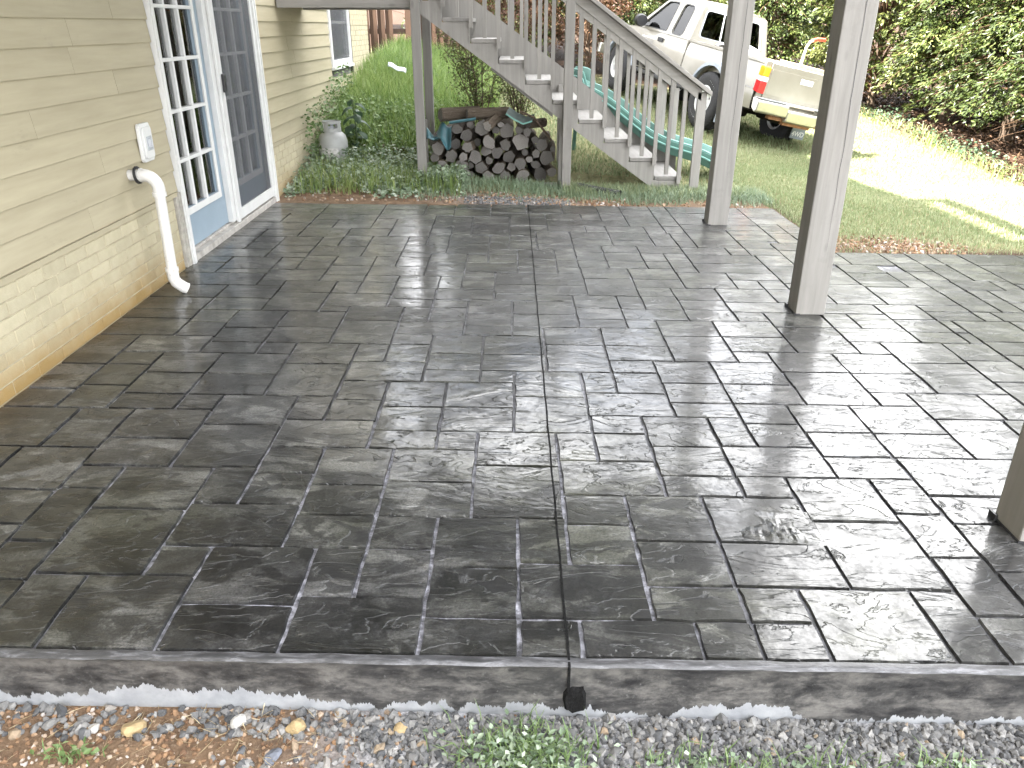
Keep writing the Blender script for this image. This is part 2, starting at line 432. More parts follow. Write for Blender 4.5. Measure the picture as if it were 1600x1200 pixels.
M['twig'] = simple('twig_bark', (0.085, 0.062, 0.045), 0.9, 0.2, 0.3, 30, 0.4)
M['deadtwig'] = simple('dry_brown_twig', (0.075, 0.045, 0.027), 0.9, 0.2, 0.3, 30, 0.3)

# --- ground ------------------------------------------------------------------------
def mat_ground():
    t = NT('ground_soil', 0.95, 0.15)
    g = t.coord('Object')
    a = t.attr('zone')                       # r: grass soil, g: red clay, b: gravel grey
    sep = t.n('ShaderNodeSeparateColor'); t.l(a.outputs['Color'], sep.inputs[0])
    n = t.noise(g, 14, 7, 0.7, 0.4)
    n2 = t.noise(g, 75, 4, 0.65)
    lawn = t.ramp(n, [(0.3, (0.10, 0.10, 0.048)), (0.7, (0.22, 0.205, 0.105))])
    clay = t.ramp(n, [(0.3, (0.075, 0.048, 0.032)), (0.7, (0.20, 0.135, 0.085))])
    clay = t.mix(t.ramp(n2, [(0.58, 0.0), (0.72, 0.6)]), clay, (0.33, 0.26, 0.19))
    grav = t.ramp(n2, [(0.3, (0.13, 0.13, 0.135)), (0.7, (0.40, 0.40, 0.41))])
    mul = t.ramp(n, [(0.3, (0.02, 0.012, 0.008)), (0.7, (0.055, 0.031, 0.019))])
    c = t.mix(sep.outputs[0], mul, lawn)
    c = t.mix(sep.outputs[1], c, clay)
    c = t.mix(sep.outputs[2], c, grav)
    return t.out(c, 0.95, t.bump(n2, 0.8, 0.012, t.bump(n, 0.5, 0.02)))
M['ground'] = mat_ground()
def mat_gravel(name, stops):
    t = NT(name, 0.85, 0.3)
    a = t.attr('rnd')
    c = t.ramp(a.outputs['Fac'], stops)
    n = t.noise(t.coord('Object'), 70, 5, 0.7)
    c = t.mix(1.0, c, t.ramp(n, [(0.3, 0.7), (0.7, 1.2)]), 'MULTIPLY')
    return t.out(c, 0.85, t.bump(n, 0.5, 0.004))
M['gravel'] = mat_gravel('crushed_stone', [(0, (0.060, 0.062, 0.065)), (0.35, (0.105, 0.105, 0.105)), (0.7, (0.155, 0.152, 0.147)), (0.975, (0.23, 0.225, 0.215)), (0.985, (0.22, 0.165, 0.11)), (1, (0.26, 0.21, 0.15))])
M['soilstone'] = mat_gravel('brown_pebbles', [(0, (0.13, 0.075, 0.045)), (0.5, (0.24, 0.145, 0.08)), (0.8, (0.32, 0.24, 0.17)), (1, (0.40, 0.38, 0.36))])
M['tanstone'] = simple('tan_stone', (0.30, 0.225, 0.12), 0.8, 0.3, 0.25, 40, 0.5)
M['greystone'] = simple('blue_grey_stone', (0.13, 0.14, 0.165), 0.8, 0.3, 0.35, 50, 0.5)
M['whitestone'] = simple('white_stone', (0.36, 0.35, 0.33), 0.8, 0.3, 0.15, 40, 0.5)

# --- truck and things ---------------------------------------------------------------
def mat_carpaint():
    t = NT('champagne_car_paint', 0.35, 0.5)
    n = t.noise(t.coord('Object'), 3.5, 5, 0.6)
    c = t.ramp(n, [(0.3, (0.235, 0.22, 0.185)), (0.7, (0.275, 0.258, 0.22))])
    t.b.inputs['Coat Weight'].default_value = 0.5
    t.b.inputs['Coat Roughness'].default_value = 0.08
    return t.out(c, t.ramp(n, [(0.3, 0.3), (0.7, 0.42)]), None, Metallic=0.15)
M['paint'] = mat_carpaint()
M['flare'] = simple('grey_fender_plastic', (0.22, 0.25, 0.29), 0.5)
M['rubber'] = simple('tyre_rubber', (0.028, 0.028, 0.03), 0.8, 0.3, 0.2, 30, 0.3)
M['alloy'] = simple('alloy_rim', (0.62, 0.62, 0.62), 0.32, 0.5, 0.05, 10, 0, 0.6)
M['chrome'] = simple('dull_chrome', (0.46, 0.45, 0.40), 0.28, 0.5, 0.08, 8, 0, 0.75)
M['under'] = simple('underbody_black', (0.012, 0.011, 0.010), 0.9, 0.2)
M['rust'] = simple('rusty_frame', (0.19, 0.095, 0.045), 0.8, 0.3, 0.3, 20)
M['red'] = simple('red_lens', (0.55, 0.015, 0.02), 0.15, 0.6, 0.08)
M['amber'] = simple('amber_lens', (0.80, 0.32, 0.02), 0.15, 0.6, 0.08)
M['clearlens'] = simple('clear_lens', (0.75, 0.72, 0.74), 0.15, 0.6, 0.08)
M['print'] = simple('white_print', (0.8, 0.8, 0.8), 0.6, 0.3, 0.03)
M['greyprint'] = simple('grey_print', (0.30, 0.29, 0.29), 0.6, 0.3, 0.1)
M['navyprint'] = simple('navy_print', (0.06, 0.06, 0.16), 0.6, 0.3, 0.1)
M['bag'] = simple('white_sack_paper', (0.70, 0.70, 0.71), 0.8, 0.3, 0.06, 12, 0.3)
M['timber'] = simple('pale_timber', (0.58, 0.45, 0.30), 0.7, 0.3, 0.15, 20)
M['redplastic'] = simple('red_plastic', (0.50, 0.055, 0.03), 0.45)
M['seat'] = simple('grey_seat_fabric', (0.20, 0.19, 0.18), 0.9, 0.1)
M['slide'] = simple('green_plastic', (0.085, 0.185, 0.155), 0.38, 0.5, 0.08, 8)
M['slidelip'] = simple('pale_green_plastic', (0.14, 0.29, 0.255), 0.38, 0.5, 0.06, 8)
M['tank'] = simple('grey_white_tank_paint', (0.34, 0.345, 0.335), 0.4, 0.5, 0.10, 12, 0.05)
M['tanklabel'] = simple('faded_tank_label', (0.47, 0.46, 0.44), 0.6, 0.3, 0.35, 60)
M['teal'] = simple('teal_plastic', (0.022, 0.075, 0.088), 0.4, 0.5, 0.2)
M['greentray'] = simple('grey_green_plastic', (0.09, 0.12, 0.11), 0.5, 0.5, 0.2)
M['blackpipe'] = simple('black_drain_pipe', (0.022, 0.022, 0.025), 0.5, 0.5, 0.3, 30)
M['foam'] = simple('black_joint_filler', (0.010, 0.010, 0.010), 0.95, 0.1, 0.4, 80, 0.9)
M['litter'] = simple('white_plastic_litter', (0.42, 0.46, 0.48), 0.6)

# ------------------------------------------------------------------ geometry helpers
class MB:
    def __init__(s):
        s.v = []; s.f = []; s.mi = []; s.cur = 0
    def add(s, vs, fs):
        o = len(s.v)
        s.v.extend(tuple(p) for p in vs)
        for f in fs:
            s.f.append(tuple(i + o for i in f)); s.mi.append(s.cur)
    def box(s, lo, hi, mat=None):
        x0, y0, z0 = lo; x1, y1, z1 = hi
        p = [(x0, y0, z0), (x1, y0, z0), (x1, y1, z0), (x0, y1, z0), (x0, y0, z1), (x1, y0, z1), (x1, y1, z1), (x0, y1, z1)]
        if mat is not None:
            p = [mat @ Vector(q) for q in p]
        s.add(p, [(0, 3, 2, 1), (4, 5, 6, 7), (0, 1, 5, 4), (1, 2, 6, 5), (2, 3, 7, 6), (3, 0, 4, 7)])
        return s
    def prism(s, pts, off):
        # pts: planar loop (3D), off: extrusion vector
        n = len(pts); off = Vector(off)
        a = [Vector(p) for p in pts]; b = [p + off for p in a]
        fs = [tuple(range(n - 1, -1, -1)), tuple(range(n, 2 * n))]
        fs += [(i, (i + 1) % n, n + (i + 1) % n, n + i) for i in range(n)]
        s.add(a + b, fs)
        return s
    def holed(s, outer, holes, fn, off):
        # outer/holes: 2D loops, fn maps 2D to 3D, off: thickness vector
        loops = [outer] + holes
        flat = [p for l in loops for p in l]
        tris = tessellate_polygon([[Vector((p[0], p[1], 0)) for p in l] for l in loops])
        a = [Vector(fn(*p)) for p in flat]; b = [p + Vector(off) for p in a]
        n = len(a)
        fs = [tuple(t) for t in tris] + [tuple(i + n for i in reversed(t)) for t in tris]
        k = 0
        for l in loops:
            m = len(l)
            for i in range(m):
                j = (i + 1) % m
                fs.append((k + i, k + j, n + k + j, n + k + i))
            k += m
        s.add(a + b, fs)
        return s
    def tube(s, path, r, n=10, cap=True):
        path = [Vector(p) for p in path]
        rs = r if isinstance(r, (list, tuple)) else [r] * len(path)
        vs = []; prev = None
        for i, p in enumerate(path):
            d = (path[min(i + 1, len(path) - 1)] - path[max(i - 1, 0)]).normalized()
            if prev is None:
                u = d.orthogonal().normalized()
            else:
                u = (prev - d * prev.dot(d)).normalized()
            prev = u; w = d.cross(u)
            for k in range(n):
                t = 2 * math.pi * k / n
                vs.append(p + (u * math.cos(t) + w * math.sin(t)) * rs[i])
        fs = []
        for i in range(len(path) - 1):
            for k in range(n):
                a = i * n + k; b = i * n + (k + 1) % n
                fs.append((a, b, b + n, a + n))
        if cap:
            fs.append(tuple(range(n - 1, -1, -1)))
            fs.append(tuple(range(len(vs) - n, len(vs))))
        s.add(vs, fs)
        return s
    def lathe(s, prof, n=24, mat=Matrix(), closed=False):
        # prof: (r, h) pairs turned round local Z
        vs = []
        for r, h in prof:
            for k in range(n):
                t = 2 * math.pi * k / n
                vs.append(mat @ Vector((r * math.cos(t), r * math.sin(t), h)))
        fs = []
        m = len(prof)
        for i in range(m if closed else m - 1):
            for k in range(n):
                a = i * n + k; b = i * n + (k + 1) % n
                c = ((i + 1) % m) * n
                fs.append((a, b, c + (k + 1) % n, c + k))
        if not closed:
            if prof[0][0] > 1e-4: fs.append(tuple(range(n - 1, -1, -1)))
            if prof[-1][0] > 1e-4: fs.append(tuple(range((m - 1) * n, m * n)))
        s.add(vs, fs)
        return s
    def grid(s, fn, nu, nv):
        vs = [fn(i / nu, j / nv) for j in range(nv + 1) for i in range(nu + 1)]
        fs = [(j * (nu + 1) + i, j * (nu + 1) + i + 1, (j + 1) * (nu + 1) + i + 1, (j + 1) * (nu + 1) + i) for j in range(nv) for i in range(nu)]
        s.add(vs, fs)
        return s
    def mesh(s, name, mats, smooth=False):
        me = bpy.data.meshes.new(name)
        me.from_pydata(s.v, [], s.f)
        for m in (mats if isinstance(mats, (list, tuple)) else [mats]):
            me.materials.append(m)
        if any(s.mi):
            me.polygons.foreach_set('material_index', s.mi)
        if smooth:
            me.polygons.foreach_set('use_smooth', [True] * len(me.polygons))
        bm = bmesh.new(); bm.from_mesh(me)
        bmesh.ops.recalc_face_normals(bm, faces=bm.faces)
        bm.to_mesh(me); bm.free()
        if smooth:
            try:
                me.set_sharp_from_angle(angle=R(38))
            except Exception:
                pass
        me.update()
        return me
    def build(s, name, mats, parent=None, smooth=False, bevel=0.0, loc=None):
        o = bpy.data.objects.new(name, s.mesh(name, mats, smooth))
        COL.objects.link(o)
        if parent is not None:
            o.parent = parent
        if loc is not None:
            o.location = loc
        if bevel:
            b = o.modifiers.new('bevel', 'BEVEL'); b.width = bevel; b.segments = 2; b.limit_method = 'ANGLE'; b.angle_limit = R(50)
        return o

def tag(o, label=None, cat=None, group=None, kind=None):
    if label: o['label'] = label
    if cat: o['category'] = cat
    if group: o['group'] = group
    if kind: o['kind'] = kind
    return o

def thing(name, label, cat, loc=(0, 0, 0), rotz=0.0, group=None):
    o = bpy.data.objects.new(name, None)
    o.empty_display_size = 0.2
    o.location = loc; o.rotation_euler = (0, 0, rotz)
    COL.objects.link(o)
    return tag(o, label, cat, group)

def inst(name, me, parent=None, loc=(0, 0, 0), rot=(0, 0, 0), scale=(1, 1, 1)):
    o = bpy.data.objects.new(name, me)
    COL.objects.link(o)
    o.location = loc; o.rotation_euler = rot; o.scale = scale
    if parent is not None: o.parent = parent
    return o

def np_mesh(name, verts, nper, mat, rnd=None, tris=None):
    # verts (N*nper,3): N separate polygons of nper corners, or shared faces given by tris (K,3)
    me = bpy.data.meshes.new(name)
    nv = len(verts)
    me.vertices.add(nv)
    me.vertices.foreach_set('co', np.ascontiguousarray(verts, dtype=np.float32).ravel())
    if tris is None:
        nf = nv // nper
        idx = np.arange(nv, dtype=np.int32); k = nper
    else:
        nf = len(tris); idx = np.ascontiguousarray(tris, dtype=np.int32).ravel(); k = tris.shape[1]
    me.loops.add(nf * k)
    me.loops.foreach_set('vertex_index', idx)
    me.polygons.add(nf)
    me.polygons.foreach_set('loop_start', np.arange(0, nf * k, k, dtype=np.int32))
    me.materials.append(mat)
    me.polygons.foreach_set('use_smooth', [False] * nf)
    if rnd is not None:
        a = me.attributes.new('rnd', 'FLOAT', 'FACE')
        a.data.foreach_set('value', np.ascontiguousarray(rnd, dtype=np.float32))
    me.update(calc_edges=True)
    me.validate()
    return me

def unit(a):
    return a / np.maximum(np.linalg.norm(a, axis=1, keepdims=True), 1e-9)

def leaf_quads(P, Dv, L, Wd, fold=0.12, N=None):
    # rhombic leaves: P base, Dv direction, L length, Wd width
    Dv = unit(Dv)
    if N is None:
        N = nr.normal(size=P.shape)
    S = unit(np.cross(Dv, N)); U = np.cross(S, Dv)
    L = L[:, None]; Wd = Wd[:, None]
    mid = P + Dv * L * 0.45 + U * L * fold
    v = np.stack([P, mid + S * Wd * 0.5, P + Dv * L, mid - S * Wd * 0.5], 1)
    return v.reshape(-1, 3)

def blades(P, H, Wd, lean=0.5):
    # grass blades, two bent quads each -> (verts, quads) with separate corners
    n = len(P)
    th = nr.uniform(0, 2 * np.pi, n)
    dr = np.stack([np.cos(th), np.sin(th), np.zeros(n)], 1)
    sd = np.stack([-np.sin(th), np.cos(th), np.zeros(n)], 1)
    ln = nr.uniform(0.1, 1.0, n)[:, None] * lean
    H = H[:, None]; Wd = Wd[:, None]
    up = np.array([[0, 0, 1.0]])
    a = P; b = P + up * H * 0.55 + dr * H * ln * 0.30; c = P + up * H * (0.95 - 0.25 * ln) + dr * H * ln * 0.95
    v1 = np.stack([a - sd * Wd / 2, a + sd * Wd / 2, b + sd * Wd * 0.4, b - sd * Wd * 0.4], 1)
    v2 = np.stack([b - sd * Wd * 0.4, b + sd * Wd * 0.4, c + sd * Wd * 0.04, c - sd * Wd * 0.04], 1)
    v = np.stack([v1, v2], 1).reshape(-1, 3)
    return v

def text_mesh(name, body, size, mat, depth=0.001):
    cu = bpy.data.curves.new(name, 'FONT')
    cu.body = body; cu.size = size; cu.align_x = 'CENTER'; cu.align_y = 'CENTER'; cu.extrude = depth
    to = bpy.data.objects.new(name, cu)
    COL.objects.link(to)
    bpy.context.view_layer.update()
    me = bpy.data.meshes.new_from_object(to.evaluated_get(bpy.context.evaluated_depsgraph_get()))
    bpy.data.objects.remove(to)
    me.materials.clear(); me.materials.append(mat)
    return me

# ------------------------------------------------------------------ site measures
SL = 0.0135            # fall of the slab away from the house
XW = -2.19             # outer face of the house wall
VF, VB, VR, UR, UE = 1.537, 7.27, 5.73, 2.42, 4.2
def slab_z(x): return -SL * (x - XW)
def P(u, v, dz=0.0): return (u, v - 0.009 * u, slab_z(u) + dz)
def sstep(a, b, t):
    t = np.clip((t - a) / (b - a), 0, 1)
    return t * t * (3 - 2 * t)
def on_slab(x, y, m=0.0):
    v = y + 0.009 * x
    return ((x > XW - m) & (x < UR + m) & (v > VF - m) & (v < VB + m)) | ((x > UR - 0.5) & (x < UE + m) & (v > VF - m) & (v < VR + m))
def ground_z(x, y):
    x = np.asarray(x, float); y = np.asarray(y, float)
    far = slab_z(np.clip(x, -2.5, 6)) - 0.012
    far = far + 0.055 * np.exp(-((y - 7.9) / 0.55) ** 2) * sstep(0.9, -0.3, x)
    far = far + 0.068 * np.maximum(0, y - 8.3) - 0.006 * np.maximum(0, y - 15) * 1.0
    far = far - 0.125 * (np.clip(x, 0.4, 5.2) - 2.0) * sstep(7.4, 10.5, y)
    far = far + 0.25 * sstep(-0.4, -2.2, x) * sstep(8.8, 12.5, y)
    far = far + 0.04 * np.maximum(0, x - 6.5)
    front = -0.185 - 0.021 * (x + 1.3) - 0.02 * np.maximum(0, 1.3 - y)
    f = sstep(1.45, 2.6, y) * sstep(3.9, 4.6, x) + (y > 3.0) * (1 - sstep(3.9, 4.6, x))
    f = np.clip(f, 0, 1)
    z = front * (1 - f) + far * f
    z = z + 0.012 * np.sin(x * 3.1 + 1.3 * np.sin(y * 2.3)) * np.cos(y * 2.7 + x) * (1 - np.exp(-np.maximum(0, np.abs(y - 4.4) - 2.6)))
    z = np.where(on_slab(x, y, -0.12), np.minimum(z, slab_z(x) - 0.17), z)
    return z

# ================================================================== GROUND
def build_ground():
    def axis(lo, hi, fine_lo, fine_hi, st):
        a = list(np.arange(fine_lo, fine_hi + 1e-6, st))
        k = st; p = fine_hi
        while p < hi:
            k *= 1.35; p += k; a.append(min(p, hi))
        k = st; p = fine_lo
        while p > lo:
            k *= 1.35; p -= k; a.insert(0, max(p, lo))
        return np.array(a)
    xs = axis(-60, 90, -3.0, 8.0, 0.11); ys = axis(-60, 130, 0.6, 18.0, 0.11)
    X, Y = np.meshgrid(xs, ys)
    Z = ground_z(X, Y)
    nx, ny = len(xs), len(ys)
    V = np.stack([X.ravel(), Y.ravel(), Z.ravel()], 1)
    i, j = np.meshgrid(np.arange(nx - 1), np.arange(ny - 1))
    a = (j * nx + i).ravel()
    Q = np.stack([a, a + 1, a + nx + 1, a + nx], 1)
    me = np_mesh('ground', V, 4, M['ground'], tris=Q)
    me.polygons.foreach_set('use_smooth', [True] * len(me.polygons))
    x, y = V[:, 0], V[:, 1]
    wob = 0.25 * np.sin(x * 2.3 + 1) + 0.2 * np.sin(y * 1.9 + x * 1.1)
    lawn = sstep(7.55, 7.95, y + 0.25 * wob * (x < 2.6))
    lawn = np.maximum(lawn, sstep(2.45, 2.7, x) * sstep(5.75, 5.95, y))
    lawn = np.maximum(lawn, sstep(4.2, 4.4, x) * sstep(1.6, 2.2, y))
    mulch = np.maximum(sstep(6.35, 6.75, x + 0.3 * wob + 0.02 * (y - 11)), sstep(16.6, 17.2, y + wob + 0.12 * (x - 2)))
    lawn = lawn * (1 - mulch)
    clay = np.where(y < 7.9, sstep(7.9, 7.6, y + 0.3 * wob), 0) * (x < 2.4)
    clay = np.maximum(clay, np.exp(-(((x - 2.95) / 0.5) ** 2 + ((y - 6.0) / 0.28) ** 2)) * 1.2 * (y > 5))
    grav = np.where(y < 1.7, sstep(-0.62, -0.25, x + 0.15 * wob), 0)
    grav = np.maximum(grav, np.exp(-(((x - 0.0) / 0.5) ** 2 + ((y - 7.42) / 0.12) ** 2)) * (y > 5))
    clay = np.clip(np.where(y < 1.7, 1.0, clay), 0, 1)
    col = np.stack([np.clip(lawn, 0, 1), clay, np.clip(grav, 0, 1), np.ones_like(x)], 1).astype(np.float32)
    at = me.attributes.new('zone', 'FLOAT_COLOR', 'POINT')
    at.data.foreach_set('color', col.ravel())
    o = bpy.data.objects.new('ground', me); COL.objects.link(o)
    return tag(o, kind='structure')
ground = build_ground()

